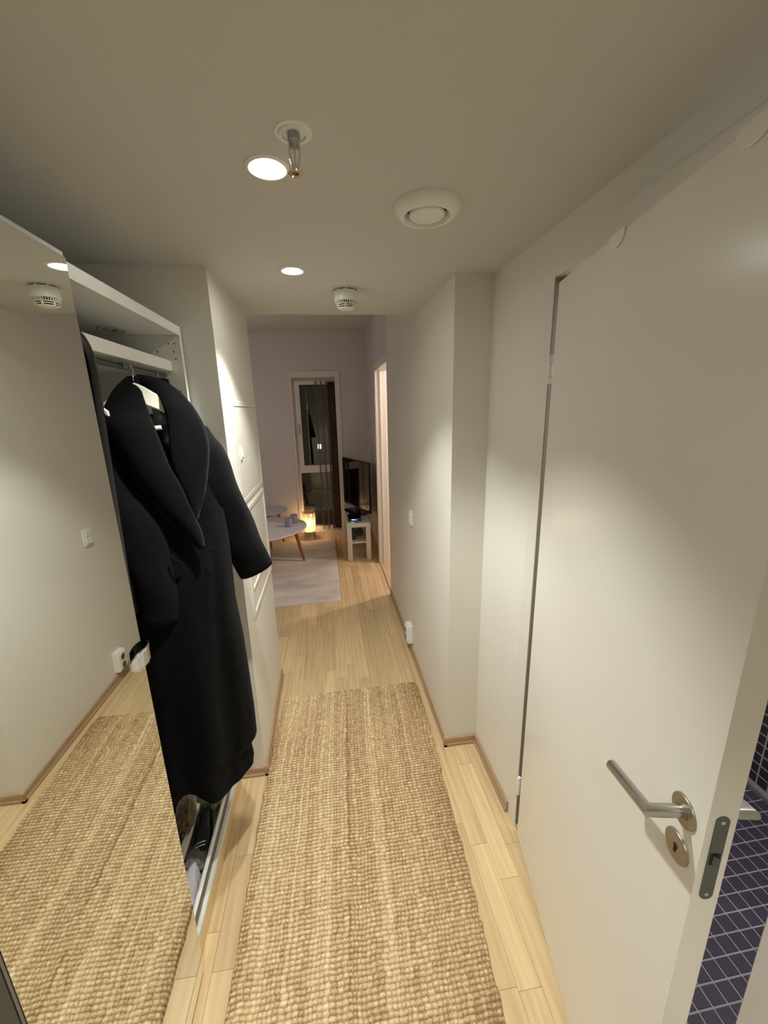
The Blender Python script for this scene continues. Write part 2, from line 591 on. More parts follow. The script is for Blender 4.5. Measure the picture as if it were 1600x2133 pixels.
for i in range(40):
    for j in range(50):
        tx, ty = X0 + i * TX, Y0 + j * TY
        if tx < XRR + 0.09 or tx + TX > XB + 0.005 or ty < -0.55 or ty > 1.55:
            continue
        cx_, cy_ = tx + TX / 2, ty + TY / 2
        vis = cy_ < 0.70 * cx_ + 0.03 and cy_ > 0.55 * cx_ - 0.08 and cx_ > 0.84
        if vis and nt_ < 270:
            o = obj('tile', tile_me, None, bf)
            o.matrix_parent_inverse = Matrix()
            o.location = (tx, ty, 0)
            nt_ += 1
        else:
            rest.add([(tx + G / 2, ty + G / 2, -0.0005), (tx + TX - G / 2, ty + G / 2, -0.0005), (tx + TX - G / 2, ty + TY - G / 2, -0.0005), (tx + G / 2, ty + TY - G / 2, -0.0005),
                      (tx + G / 2, ty + G / 2, -0.003), (tx + TX - G / 2, ty + G / 2, -0.003), (tx + TX - G / 2, ty + TY - G / 2, -0.003), (tx + G / 2, ty + TY - G / 2, -0.003)],
                     [(0, 1, 2, 3), (0, 4, 5, 1), (1, 5, 6, 2), (2, 6, 7, 3), (3, 7, 4, 0)])
obj('tiles', rest, M['tile'], bf, kind='stuff')
bw = struct('wall_bathroom_tiled', bx(XB, XB + 0.003, -0.59, 1.59, 0.02, 0.62), M['grout'], 'low dark tiled strip of the bathroom wall beyond the floor', cat='wall')
for j in range(18):
    for k in range(11):
        o = obj('tile', tile_me, None, bw)
        o.matrix_parent_inverse = Matrix()
        o.location = (XB, 0.72 + j * TY, 0.035 + k * TX)
        o.rotation_euler = (0, -PI / 2, 0)
struct('trim_1', bx(XB - 0.012, XB, -0.59, 1.59, 0, 0.02), M['alu'], 'grey metal strip where bathroom floor meets the tiled wall', cat='trim')


# skirting boards with a stepped oak profile
def skirt(p0, p1, nrm):
    p0, p1, nrm = Vector(p0).to_3d(), Vector(p1).to_3d(), Vector(nrm).to_3d()
    prof = [(0, 0), (0.015, 0), (0.015, 0.012), (0.011, 0.017), (0.011, 0.046), (0.006, 0.052), (0, 0.053)]
    vs = []
    for p in (p0, p1):
        for d, z in prof:
            vs.append(p + nrm * d + Vector((0, 0, z)))
    n = len(prof)
    fs = [(i, (i + 1) % n, n + (i + 1) % n, n + i) for i in range(n)] + [tuple(range(n)), tuple(reversed(range(n, 2 * n)))]
    return vs, fs


sk = MB()
sk.add(*skirt((XR, YC - 0.015), (XR, YH - 0.002), (-1, 0)))
sk.add(*skirt((XR - 0.015, YC), (XRR, YC), (0, -1)))
sk.add(*skirt((XRR, YC), (XRR, 1.272), (-1, 0)))
struct('baseboard_right', sk, M['oakbase'], 'oak skirting board along the stepped right wall', cat='baseboard')
sk = MB()
sk.add(*skirt((XL, YL - 0.015), (XL, YE), (1, 0)))
sk.add(*skirt((-0.492, YL), (XL + 0.015, YL), (0, -1)))
struct('baseboard_left', sk, M['oakbase'], 'oak skirting board around the left wall end', cat='baseboard')
sk = MB()
sk.add(*skirt((XT, YJ + 0.06), (XT, YW), (-1, 0)))
struct('baseboard_far', sk, M['oakbase'], 'oak skirting behind the television bench', cat='baseboard')

# ------------------------------------------------------------------ bathroom door with frame
fr = struct('trim_2', MB().box(XRR - 0.002, XRR + 0.01, 1.206, 1.270, 0, 2.135).box(XRR - 0.002, XRR + 0.01, 0.31, 1.206, 2.062, 2.135)
            .box(XRR - 0.002, XRR + 0.01, 0.30, 0.386, 0, 2.135)
            .box(XRR + 0.008, 0.784, 1.2075, 1.2145, 0.001, 2.0695).box(XRR + 0.008, 0.784, 0.3856, 0.392, 0.001, 2.0695).box(XRR + 0.008, 0.784, 0.392, 1.2075, 2.0635, 2.0695)
            .box(0.7195, 0.783, 1.186, 1.2075, 0.002, 2.063), M['trim'], 'flat white frame around the open bathroom door', cat='trim', bevel=0.001)
obj('seal_or_shade_strip', bx(0.6855, 0.7192, 1.2035, 1.2072, 0.02, 2.06), M['seal_or_shade_strip'], fr, label='grey strip painting the shade in the door frame groove')  # grey strip puts the shade of the hinge-side groove into colour
struct('trim_3', MB().prism([(XRR + 0.004, 0.39), (XRR + 0.004, 1.208), (0.79, 1.208), (0.79, 0.39)], -0.001, 0.014), M['oak'], 'oak threshold under the bathroom door', cat='trim', bevel=0.005)

DA = Vector((0.667, 1.131, 0))
DD = Vector((-0.18740, -0.98228, 0))     # towards the free edge
DN = Vector((0.98228, -0.18740, 0))      # towards the bathroom
DM = Matrix(((DD.x, DN.x, 0, DA.x), (DD.y, DN.y, 0, DA.y), (0, 0, 1, 0), (0, 0, 0, 1)))   # local: x along door, y into the bathroom, z up
door = struct('door_1', MB().box(-0.034, 0.757, 0, 0.0415, 0.022, 2.036, DM), M['door'], 'plain white bathroom door standing ajar into the hall', bevel=0.0012, cat='door')


def rot_to(axis_from_z):
    return Vector((0, 0, 1)).rotation_difference(Vector(axis_from_z)).to_matrix().to_4x4()


def mitre_tube(p0, p1, p2, r, n=28, mtx=None):
    p0, p1, p2 = Vector(p0), Vector(p1), Vector(p2)
    d1, d2 = (p1 - p0).normalized(), (p2 - p1).normalized()
    pln = (d1 + d2).normalized()
    ax = d1.cross(d2).normalized()
    rings = [[], [], [], []]
    for k in range(n):
        a = 2 * PI * k / n
        o1 = ax * math.cos(a) * r + d1.cross(ax) * math.sin(a) * r
        o2 = ax * math.cos(a) * r + d2.cross(ax) * math.sin(a) * r
        q = p1 + o1
        q = q + d1 * ((p1 - q).dot(pln) / d1.dot(pln))
        for i, v in enumerate((p0 + o1, q, p2 + o2 - d2 * 0.0012, p2 + o2 * 0.9)):
            rings[i].append(v)
    vs = sum(rings, [])
    fs = [(i * n + k, i * n + (k + 1) % n, (i + 1) * n + (k + 1) % n, (i + 1) * n + k) for i in range(3) for k in range(n)]
    fs += [tuple(range(n)), tuple(range(3 * n, 4 * n))]
    return MB().add(vs, fs, mtx)


HZ, HS = 1.067, 0.714
face = DM @ Matrix.Translation((HS, 0, HZ)) @ rot_to((0, -1, 0))
hd = obj('door_handle', mitre_tube((HS, -0.003, HZ), (HS, -0.0575, HZ), (HS - 0.110, -0.0575, HZ - 0.0265), 0.0098, mtx=DM), M['steel'], door, label='brushed steel L shaped lever handle', ang=30)
obj('rose', MB().lathe([(0, 0), (0.0265, 0), (0.0265, 0.002), (0.0255, 0.0035), (0.012, 0.0035), (0.012, 0.007), (0, 0.007)], mtx=face, n=48), M['brass'], hd, label='round steel rose behind the lever')
esc = obj('escutcheon', MB().lathe([(0.0045, 0.0), (0.0265, 0), (0.0265, 0.002), (0.0255, 0.0035), (0.0045, 0.0035)], mtx=DM @ Matrix.Translation((HS, 0, 0.993)) @ rot_to((0, -1, 0)), n=48, closed=True),
          M['brass'], door, label='round steel keyhole plate')
kh = [(0.0042 * math.cos(a), 0.0015 + 0.0042 * math.sin(a)) for a in np.linspace(-0.9, PI + 0.9, 14)] + [(-0.0022, -0.011), (0.0022, -0.011)]
obj('keyhole', MB().prism(kh, 0.0032, 0.0042, DM @ Matrix.Translation((HS, 0, 0.993)) @ Matrix(((1, 0, 0, 0), (0, 0, -1, 0), (0, 1, 0, 0), (0, 0, 0, 1)))), M['black'], esc)
bk_face = DM @ Matrix.Translation((HS, 0.0415, HZ)) @ rot_to((0, 1, 0))
hb = obj('door_handle', mitre_tube((HS, 0.044, HZ), (HS, 0.099, HZ), (HS - 0.110, 0.099, HZ - 0.0265), 0.0098, mtx=DM), M['steel'], door, ang=30)
obj('rose', MB().lathe([(0, 0), (0.0265, 0), (0.0265, 0.003), (0, 0.0035)], mtx=bk_face, n=40), M['brass'], hb)
# lock plate on the free edge
pl_o = [(0.010 * math.cos(a), 0.0725 + 0.010 * math.sin(a)) for a in np.linspace(0, PI, 13)] + [(0.010 * math.cos(a), -0.0725 + 0.010 * math.sin(a)) for a in np.linspace(PI, 2 * PI, 13)]
EM = DM @ Matrix.Translation((0.757, 0.0205, 1.028)) @ Matrix(((0, 0, 1, 0), (1, 0, 0, 0), (0, 1, 0, 0), (0, 0, 0, 1)))
lp = obj('lock_plate', MB().prism(pl_o, -0.001, 0.0012, EM), M['dullsteel'], door, label='grey steel lock plate with rounded ends')
obj('latch', MB().add([(-0.006, -0.012, 0.001), (0.006, -0.012, 0.001), (0.006, 0.014, 0.001), (-0.006, 0.014, 0.001), (-0.006, -0.012, 0.004), (-0.006, 0.014, 0.004), (0.004, -0.012, 0.011), (0.004, 0.014, 0.011), (0.006, -0.012, 0.011), (0.006, 0.014, 0.011)],
                      [(0, 1, 2, 3), (0, 4, 6, 8, 1), (3, 2, 9, 7, 5), (4, 5, 7, 6), (0, 3, 5, 4), (1, 8, 9, 2), (6, 7, 9, 8)], EM @ Matrix.Scale(0.6, 4)), M['dullsteel'], lp)
obj('latch_slot', MB().box(-0.0072, 0.0072, -0.011, 0.0115, 0.0010, 0.0016, EM), M['black'], lp)
for s in (1, -1):
    obj('screw', MB().lathe([(0, 0.001), (0.0035, 0.001), (0.0032, 0.002), (0, 0.002)], mtx=EM @ Matrix.Translation((0, 0.0715 * s, 0)), n=16), M['steel'], lp)
# hinges on the far jamb
for z in (1.79, 0.222):
    hx, hy = XRR - 0.006, 1.188
    hg = obj('hinge', MB().lathe([(0, 0), (0.007, 0), (0.007, 0.038), (0, 0.038)], mtx=Matrix.Translation((hx, hy, z - 0.005)), n=18).box(hx, hx + 0.012, hy, hy + 0.019, z - 0.003, z + 0.031), M['plastic'], door)
    obj('pin_cap', MB().lathe([(0, 0), (0.0062, 0), (0.0062, 0.021), (0, 0.023)], mtx=Matrix.Translation((hx, hy, z + 0.0345)), n=18)
        .lathe([(0, 0), (0.0062, 0), (0.0062, 0.020), (0, 0.020)], mtx=Matrix.Translation((hx, hy, z - 0.0265)), n=18), M['plastic'], hg)
# two white hooks over the top of the door
for k, s in enumerate((0.285, 0.618)):
    t = thing('over_door_hook', ['white rounded over-door hook tab nearest the door hinges', 'white rounded over-door hook tab near the door free edge'][k], 'hook', tuple(DM @ Vector((s, 0, 2.036))), 'hooks over the bathroom door')
    arc = [(0.030 * math.cos(a), 0.027 * math.sin(a)) for a in np.linspace(PI, 2 * PI, 20)]
    obj('tab', MB().prism(arc, 0.0, 0.0045, DM @ Matrix.Translation((s, -0.0005, 2.0375)) @ Matrix(((1, 0, 0, 0), (0, 0, -1, 0), (0, 1, 0, 0), (0, 0, 0, 1)))), M['plastic'], t, bevel=0.001)
    obj('bracket', MB().box(s - 0.028, s + 0.028, -0.005, 0.044, 2.037, 2.039, DM), M['plastic'], t)


# ------------------------------------------------------------------ ceiling fittings
def downlight(x, y, label, grp='recessed downlights in the hall ceiling', power=1.0):
    t = thing('downlight', label, 'ceiling light', (x, y, HC), grp)
    T = Matrix.Translation((x, y, HC))
    obj('trim_ring', MB().lathe([(0.0262, 0.000), (0.0325, -0.0045), (0.040, -0.006), (0.0455, -0.003), (0.0465, 0.001), (0.0262, 0.001)], mtx=T, n=48, closed=True), M['plastic'], t)
    obj('lens', MB().lathe([(0, -0.0030), (0.022, -0.0028), (0.0260, -0.0012), (0.0260, 0.0005), (0, 0.0005)], mtx=T, n=40), M['lens_on'], t, label='lit white lens')
    l = lamp('downlight_beam', 'SPOT', (x, y, HC - 0.012), SPOT_W * power, SPOT_COL, 0.028, spot_size=math.radians(SPOT_ANG), spot_blend=SPOT_BLEND)
    l.parent = t
    l.matrix_parent_inverse = parent_world(t).inverted()
    return t


downlight(-0.090, 1.014, 'lit round downlight beside the sprinkler head')
downlight(-0.088, 1.651, 'lit round downlight nearest the smoke detector', power=0.82)
downlight(-0.090, -0.55, 'lit round downlight behind the viewer')

T = Matrix.Translation((-0.028, 0.900, HC))
sp = thing('sprinkler', 'chrome fire sprinkler head hanging beside the nearest downlight', 'sprinkler', (-0.028, 0.900, HC))
obj('cover_ring', MB().lathe([(0.022, 0.0005), (0.022, -0.006), (0.0265, -0.0065), (0.0285, -0.003), (0.034, -0.0025), (0.0355, 0.0005)], mtx=T, n=44, closed=True), M['plastic'], sp)
obj('inner_cup', MB().lathe([(0, 0.0004), (0.0215, 0.0004), (0.0215, -0.003), (0.012, -0.002), (0, -0.002)], mtx=T, n=36), M['plastic'], sp)
obj('body', MB().lathe([(0, -0.002), (0.0115, -0.002), (0.0115, -0.014), (0.008, -0.018), (0.006, -0.026), (0, -0.026)], mtx=T, n=24), M['alu'], sp)
for s in (1, -1):
    obj('frame_arm', MB().tube([(-0.028 + s * 0.009, 0.900, HC - 0.014), (-0.028 + s * 0.0095, 0.900, HC - 0.034), (-0.028 + s * 0.005, 0.900, HC - 0.054), (-0.028, 0.900, HC - 0.060)], [0.0026, 0.0026, 0.0024, 0.003], 10), M['chrome'], sp)
obj('bulb', MB().tube([(-0.028, 0.9, HC - 0.026), (-0.028, 0.9, HC - 0.058)], 0.0022, 10), M['chrome'], sp)
df = MB().lathe([(0, -0.060), (0.006, -0.060), (0.0065, -0.064), (0, -0.064)], mtx=T, n=20)
for k in range(10):
    a = 2 * PI * k / 10
    df.box(0.003, 0.0148, -0.0026, 0.0026, -0.0655, -0.0642, T @ Matrix.Rotation(a, 4, 'Z'))
obj('deflector', df, M['chrome'], sp)

T = Matrix.Translation((0.287, 1.148, HC))
vt = thing('ceiling_vent', 'round white extract vent valve in the ceiling', 'vent', (0.287, 1.148, HC))
obj('housing', MB().lathe([(0.0865, 0.0005), (0.0865, -0.004), (0.083, -0.013), (0.074, -0.023), (0.064, -0.027), (0.060, -0.026), (0.055, -0.018), (0.053, 0.0005)], mtx=T, n=64, closed=True), M['plastic'], vt)
obj('throat', MB().lathe([(0, -0.0002), (0.054, -0.0002), (0.054, -0.004), (0, -0.004)], mtx=T, n=40), M['black'], vt)
obj('disc', MB().lathe([(0, -0.006), (0.041, -0.006), (0.0455, -0.018), (0.045, -0.022), (0.043, -0.024), (0, -0.025)], mtx=T, n=56), M['plastic'], vt)

T = Matrix.Translation((0.116, 1.885, HC)) @ Matrix.Diagonal((1.0, 1.0, 0.80, 1.0))
sm = thing('smoke_detector', 'white slotted smoke detector at the far end of the hall ceiling', 'smoke detector', (0.116, 1.885, HC))
obj('base', MB().lathe([(0, 0.0005), (0.046, 0.0005), (0.046, -0.004), (0, -0.004)], mtx=T, n=48), M['plastic'], sm)
gp = MB()
for k in range(40):
    a = 2 * PI * k / 40
    if k % 5:
        gp.box(0.0462, 0.0485, -0.0038, 0.0038, -0.0125, -0.006, T @ Matrix.Rotation(a, 4, 'Z'))
obj('vent_slots', gp, M['black'], sm)
obj('body', MB().lathe([(0, -0.003), (0.047, -0.0035), (0.0495, -0.014), (0.0495, -0.055), (0.0485, -0.060), (0, -0.060)], mtx=T, n=56), M['plastic'], sm)
obj('chamber', MB().lathe([(0, -0.059), (0.040, -0.059), (0.034, -0.083), (0, -0.083)], mtx=T, n=40), M['black'], sm)
fins = MB()
for k in range(34):
    a = 2 * PI * k / 34
    fins.add([(0.0395, -0.0011, -0.058), (0.0485, -0.0013, -0.058), (0.0425, -0.0013, -0.076), (0.0345, -0.0013, -0.076),
              (0.0395, 0.0013, -0.058), (0.0485, 0.0013, -0.058), (0.0425, 0.0013, -0.076), (0.0345, 0.0013, -0.076)],
             [(0, 1, 2, 3), (7, 6, 5, 4), (0, 4, 5, 1), (1, 5, 6, 2), (2, 6, 7, 3), (3, 7, 4, 0)], T @ Matrix.Rotation(a, 4, 'Z'))
obj('fins', fins, M['plastic'], sm)
for r0, r1, z in ((0.0335, 0.0432, -0.0765), (0.0325, 0.0395, -0.0850), (0.0, 0.0350, -0.0935)):
    obj('ring', MB().lathe([(r0, z + 0.002), (r1, z + 0.002), (r1 - 0.0005, z - 0.0012), (r0, z - 0.0012)] if r0 else [(0, z + 0.002), (r1, z + 0.002), (r1 - 0.004, z - 0.003), (0, z - 0.0035)], mtx=T, n=48, closed=bool(r0)), M['plastic'], sm)
for k in range(6):
    obj('spoke', MB().box(0.030, 0.040, -0.0025, 0.0025, -0.0925, -0.074, T @ Matrix.Rotation(2 * PI * k / 6 + 0.4, 4, 'Z')), M['plastic'], sm)

# ------------------------------------------------------------------ switch and socket on the right wall
sw = thing('light_switch', 'white double rocker light switch on the right wall', 'switch', (XR, 2.50, 1.0))
obj('plate', bx(XR - 0.012, XR, 2.455, 2.54, 0.955, 1.058), M['plastic'], sw, bevel=0.003)
for z in (0.966, 1.009):
    obj('rocker', bx(XR - 0.0175, XR - 0.011, 2.470, 2.525, z, z + 0.039), M['plastic'], sw, bevel=0.002)
so = thing('wall_socket', 'white double socket box low on the right wall above the skirting', 'socket', (XR, 2.53, 0.13))
obj('housing', MB().add([(XR, 2.49, 0.072), (XR - 0.032, 2.49, 0.072), (XR - 0.044, 2.49, 0.09), (XR - 0.044, 2.49, 0.19), (XR - 0.032, 2.49, 0.208), (XR, 2.49, 0.208),
                         (XR, 2.575, 0.072), (XR - 0.032, 2.575, 0.072), (XR - 0.044, 2.575, 0.09), (XR - 0.044, 2.575, 0.19), (XR - 0.032, 2.575, 0.208), (XR, 2.575, 0.208)],
                        [(0, 1, 2, 3, 4, 5), (11, 10, 9, 8, 7, 6)] + [(i, i + 6, (i + 1) % 6 + 6, (i + 1) % 6) for i in range(6)]), M['plastic'], so, bevel=0.002)
for z in (0.108, 0.166):
    oo = obj('outlet', MB().lathe([(0, 0.0006), (0.0215, 0.0006), (0.0215, 0), (0, 0)], mtx=Matrix.Translation((XR - 0.0440, 2.532, z)) @ rot_to((-1, 0, 0)), n=28), M['dullsteel'], so)
    for s in (1, -1):
        obj('pin_hole', MB().lathe([(0, 0.0012), (0.0028, 0.0012), (0.0028, 0), (0, 0)], mtx=Matrix.Translation((XR - 0.0440, 2.532 + s * 0.0095, z)) @ rot_to((-1, 0, 0)), n=10), M['black'], oo)


# ------------------------------------------------------------------ fuse cabinet hatches on the left wall
def hatch(z0, z1, y0, y1, label, latch, recess):
    t = thing('wall_hatch', label, 'hatch', (XL, (y0 + y1) / 2, z0), 'hatches in the left wall')
    X = XL
    b = 0.022
    obj('frame', MB().box(X, X + 0.006, y0, y0 + b, z0, z1).box(X, X + 0.006, y1 - b, y1, z0, z1).box(X, X + 0.006, y0 + b, y1 - b, z0, z0 + b).box(X, X + 0.006, y0 + b, y1 - b, z1 - b, z1), M['trim'], t, bevel=0.0015)
    d = obj('hatch_door', bx(X, X + (0.0015 if recess else 0.004), y0 + b + 0.004, y1 - b - 0.004, z0 + b + 0.004, z1 - b - 0.004), M['trim'], t, bevel=0.001)
    if recess:
        obj('panel_moulding', MB().box(X, X + 0.007, y0 + b + 0.03, y1 - b - 0.03, z0 + b + 0.10, z0 + b + 0.112), M['trim'], d)
    if latch:
        obj('latch', MB().box(X + 0.003, X + 0.010, y0 + 0.055, y0 + 0.085, z0 + 0.195, z0 + 0.250).box(X + 0.009, X + 0.016, y0 + 0.061, y0 + 0.079, z0 + 0.205, z0 + 0.240), M['plastic'], d, bevel=0.002)


hatch(1.305, 1.752, 1.79, 2.362, 'upper white fuse cabinet hatch with a small latch', True, False)
hatch(0.765, 1.275, 1.775, 2.368, 'lower white wall hatch partly behind the coat sleeve', False, True)

# ------------------------------------------------------------------ wardrobe
WF, WB = -0.494, -0.862
wy0, wy1 = 0.425, 1.628
wd = thing('wardrobe', 'white open wardrobe with a mirror door along the left wall', 'wardrobe', (-0.68, 1.03, 0))
obj('top_panel', bx(WB, WF, wy0, wy1, 1.972, 2.003), M['white'], wd, bevel=0.001)
far = obj('side_panel', bx(WB, WF, wy1 - 0.019, wy1, 0.0, 1.972), M['white'], wd, bevel=0.001)
obj('side_panel', bx(WB, WF, wy0, wy0 + 0.019, 0.0, 1.972), M['white'], wd, bevel=0.001)
obj('back_panel', bx(WB, WB + 0.006, wy0 + 0.019, wy1 - 0.019, 0.06, 1.972), M['white'], wd)
obj('bottom_panel', bx(WB + 0.006, WF, wy0 + 0.019, wy1 - 0.019, 0.066, 0.090), M['white'], wd, bevel=0.001)
obj('plinth', bx(WF - 0.018, WF - 0.001, wy0 + 0.019, wy1 - 0.019, 0.001, 0.066), M['oak'], wd)
obj('shelf', bx(WB + 0.006, -0.533, wy0 + 0.019, wy1 - 0.019, 1.852, 1.887), M['white'], wd, bevel=0.001)
obj('hanging_rail', MB().tube([(-0.563, wy0 + 0.02, 1.837), (-0.563, wy1 - 0.02, 1.837)], 0.008, 16), M['dullsteel'], wd)
holes = MB()
for x, z in ((-0.515, 1.945), (-0.535, 1.945), (-0.575, 1.918), (-0.520, 1.918), (-0.517, 1.893), (-0.517, 1.782), (-0.517, 1.750), (-0.517, 1.718), (-0.80, 1.918), (-0.80, 1.782)):
    holes.lathe([(0, 0), (0.0026, 0), (0.0026, 0.0006), (0, 0.0006)], mtx=Matrix.Translation((x, wy1 - 0.019, z)) @ rot_to((0, -1, 0)), n=10)
obj('pin_holes', holes, M['black'], far, kind='stuff')
mk = MB()
for rx, ry, dx in ((0.034, 0.075, 0.0), (0.018, 0.04, 0.002)):
    mk.grid(lambda u, v, rx=rx, ry=ry: (-0.672 + (rx - 0.004 * v) * math.cos(2 * PI * u), 1.585 - 0.075 + (ry * 1.0 - 0.008 * v) * math.sin(2 * PI * u) * 0.8, 1.9715), 40, 1, True)
obj('stamp', mk, M['ink'], wd, label='faint oval stamp under the top panel')
obj('stamp_cross', MB().box(-0.028, 0.028, -0.0018, 0.0018, -0.0003, 0, Matrix.Translation((-0.668, 1.52, 1.9718)) @ Matrix.Rotation(0.95, 4, 'Z'))
    .box(-0.028, 0.028, -0.0018, 0.0018, -0.0003, 0, Matrix.Translation((-0.668, 1.52, 1.9718)) @ Matrix.Rotation(2.2, 4, 'Z')), M['ink_dark'], wd)
AJ = Matrix.Translation((WF, 0.449, 0)) @ Matrix.Rotation(-0.007, 4, 'Z') @ Matrix.Translation((-WF, -0.449, 0))   # door not quite shut
md = obj('mirror_door', MB().box(WF + 0.0005, WF + 0.011, 0.449, 0.942, 0.016, 2.008, AJ), M['alu'], wd, bevel=0.001, label='full height mirror door')
obj('mirror', MB().box(WF + 0.011, WF + 0.0145, 0.4515, 0.9405, 0.018, 1.998, AJ), M['mirror'], md, label='clear mirror glass')
hm = MB()
hz0, hz1 = 1.114, 1.160
prof = [(0.0, 0.900)]
hp = [(WF + 0.0152, 0.878)]
for a in np.linspace(PI * 0.95, 0.15, 18):
    hp.append((WF + 0.0152 + 0.020 * math.sin(a), 0.924 + 0.046 * -math.cos(PI - a) * -1))
hp = [(WF + 0.0150, 0.880), (WF + 0.0165, 0.885), (WF + 0.023, 0.896), (WF + 0.0285, 0.912), (WF + 0.0300, 0.930), (WF + 0.0285, 0.946), (WF + 0.0240, 0.958), (WF + 0.017, 0.966)]
# chrome clip handle: a bent plate with a rounded near end
nh = 24


def hfn(u, v):
    k = u * (len(hp) - 1)
    i = min(int(k), len(hp) - 2)
    q = k - i
    x = hp[i][0] * (1 - q) + hp[i + 1][0] * q
    y = hp[i][1] * (1 - q) + hp[i + 1][1] * q
    half = 0.0235 * (math.sqrt(max(0.02, 1 - (1 - min(1, (y - 0.879) / 0.026)) ** 2)))
    return tuple(AJ @ Vector((x, y, 1.137 + half * (2 * v - 1))))


hm.grid(hfn, 42, 6)
obj('door_handle', hm, M['chrome'], md, solid=0.0022, label='bent chrome clip handle on the mirror edge')
dk = obj('door', bx(WF + 0.0005, WF + 0.0145, -0.06, 0.443, 0.016, 2.008), M['dark_panel'], wd, label='dark grey door left of the mirror')
fr2 = obj('side_panel', bx(WB, WF, -0.075, 0.42, 0.0, 0.016), M['white'], wd)
obj('side_panel', bx(WB, WF, -0.08, -0.061, 0.0, 2.003), M['white'], wd)

# pull-out shoe tray
tr = thing('shoe_tray', 'white framed pull-out shoe tray in the wardrobe bottom', 'tray', (-0.60, 1.25, 0.09))


def rrect(x0, x1, y0, y1, r, z, n=8):
    out = []
    for cx, cy, a0 in ((x1 - r, y1 - r, 0), (x0 + r, y1 - r, PI / 2), (x0 + r, y0 + r, PI), (x1 - r, y0 + r, 1.5 * PI)):
        for k in range(n + 1):
            a = a0 + PI / 2 * k / n
            out.append((cx + r * math.cos(a), cy + r * math.sin(a), z))
    return out


rr = rrect(-0.80, -0.513, 0.945, 1.56, 0.035, 0.136)
obj('rim', MB().tube(rr + rr[:2], 0.0075, 10, cap=False), M['plastic'], tr)
obj('divider', bx(-0.622, -0.602, 0.97, 1.545, 0.125, 0.150), M['plastic'], tr, bevel=0.002)
obj('tray_base', bx(-0.805, -0.507, 0.95, 1.56, 0.0905, 0.096), M['greytray'], tr)
obj('tray_side', MB().box(-0.515, -0.511, 0.985, 1.54, 0.0955, 0.132).box(-0.80, -0.796, 0.985, 1.54, 0.0955, 0.132).box(-0.77, -0.55, 0.946, 0.949, 0.0955, 0.132), M['greytray'], tr)

# things in the shoe tray
jr = thing('canister', 'olive green canister with a black band lying in the shoe tray', 'canister', (-0.555, 1.42, 0.10))
JM = Matrix.Translation((-0.606, 1.440, 0.145)) @ rot_to((0.93, -0.33, -0.12))
obj('body', MB().lathe([(0, 0), (0.040, 0), (0.043, 0.004), (0.043, 0.060), (0, 0.060)], mtx=JM, n=36), M['jar'], jr)
obj('band', MB().lathe([(0, 0.060), (0.0435, 0.060), (0.0435, 0.066), (0, 0.066)], mtx=JM, n=36), M['black'], jr)
obj('cap', MB().lathe([(0, 0.066), (0.0425, 0.066), (0.0425, 0.082), (0.039, 0.087), (0.018, 0.088), (0.018, 0.096), (0, 0.097)], mtx=JM, n=36), M['jar'], jr)


def blob(cx, cy, cz, rx, ry, rz, rot=0, amp=0.12, freq=3, seed=0, nu=36, nv=20, flat=None):
    ca, sa = math.cos(rot), math.sin(rot)
    from mathutils import noise

    def fn(u, v):
        a, b = 2 * PI * u, PI * (v - 0.5)
        d = Vector((math.cos(b) * math.cos(a), math.cos(b) * math.sin(a), math.sin(b)))
        k = 1 + amp * noise.noise(d * freq + Vector((seed, seed * 2, 0)))
        px, py, pz = d.x * rx * k, d.y * ry * k, d.z * rz * k
        z = cz + pz
        if flat is not None:
            z = max(z, flat)
        return (cx + px * ca - py * sa, cy + px * sa + py * ca, z)
    return MB().grid(fn, nu, nv, True)


# black shoe with white stripes: lofted along its length (toe towards the viewer)
sh = thing('sneaker', 'black shoe with white side stripes in the front of the shoe tray', 'shoe', (-0.565, 1.29, 0.097))
secs = [(-0.115, 0.018, 0.026), (-0.100, 0.030, 0.040), (-0.06, 0.037, 0.050), (-0.01, 0.036, 0.064), (0.035, 0.031, 0.082), (0.075, 0.030, 0.092), (0.105, 0.026, 0.086), (0.118, 0.014, 0.070)]
SM = Matrix.Translation((-0.560, 1.290, 0.0975)) @ Matrix.Rotation(PI / 2 + 0.18, 4, 'Z') @ Matrix.Diagonal((0.74, 0.80, 0.66, 1))


def shfn(u, v):
    k = v * (len(secs) - 1)
    i = min(int(k), len(secs) - 2)
    q = k - i
    q = q * q * (3 - 2 * q)
    s = [secs[i][j] * (1 - q) + secs[i + 1][j] * q for j in range(3)]
    a = 2 * PI * u
    yy = s[1] * math.copysign(abs(math.cos(a)) ** 0.75, math.cos(a))
    zz = 0.012 + (s[2] - 0.012) * 0.5 * (1 + math.copysign(abs(math.sin(a)) ** 0.8, math.sin(a)))
    return tuple(SM @ Vector((s[0], yy * (1.0 if zz < 0.04 else 0.9), zz)))


obj('upper', MB().grid(shfn, 28, 28, True), M['shoe'], sh)
so_o = []
for k in range(29):
    so_o.append((-0.117 + 0.238 * k / 28, 0))
sol = [(s[0], s[1] * 1.04) for s in secs] + [(s[0], -s[1] * 1.04) for s in reversed(secs)]
obj('sole', MB().prism(sol, 0.0, 0.014, SM), M['shoe'], sh)
for k in range(2):
    obj('stripe', MB().tube([tuple(SM @ Vector((-0.075 + k * 0.018, y_, z_))) for y_, z_ in ((0.0365, 0.025), (0.0345, 0.037), (0.024, 0.0475), (0.006, 0.052), (-0.012, 0.0515))], 0.0018, 8), M['plastic'], sh)
obj('lace_loop', MB().tube([tuple(SM @ Vector((0.085 + 0.03 * math.sin(t), 0.016 * math.cos(t), 0.098 + 0.008 * math.sin(t)))) for t in np.linspace(0, 2 * PI, 20)], 0.0016, 6), M['black'], sh)

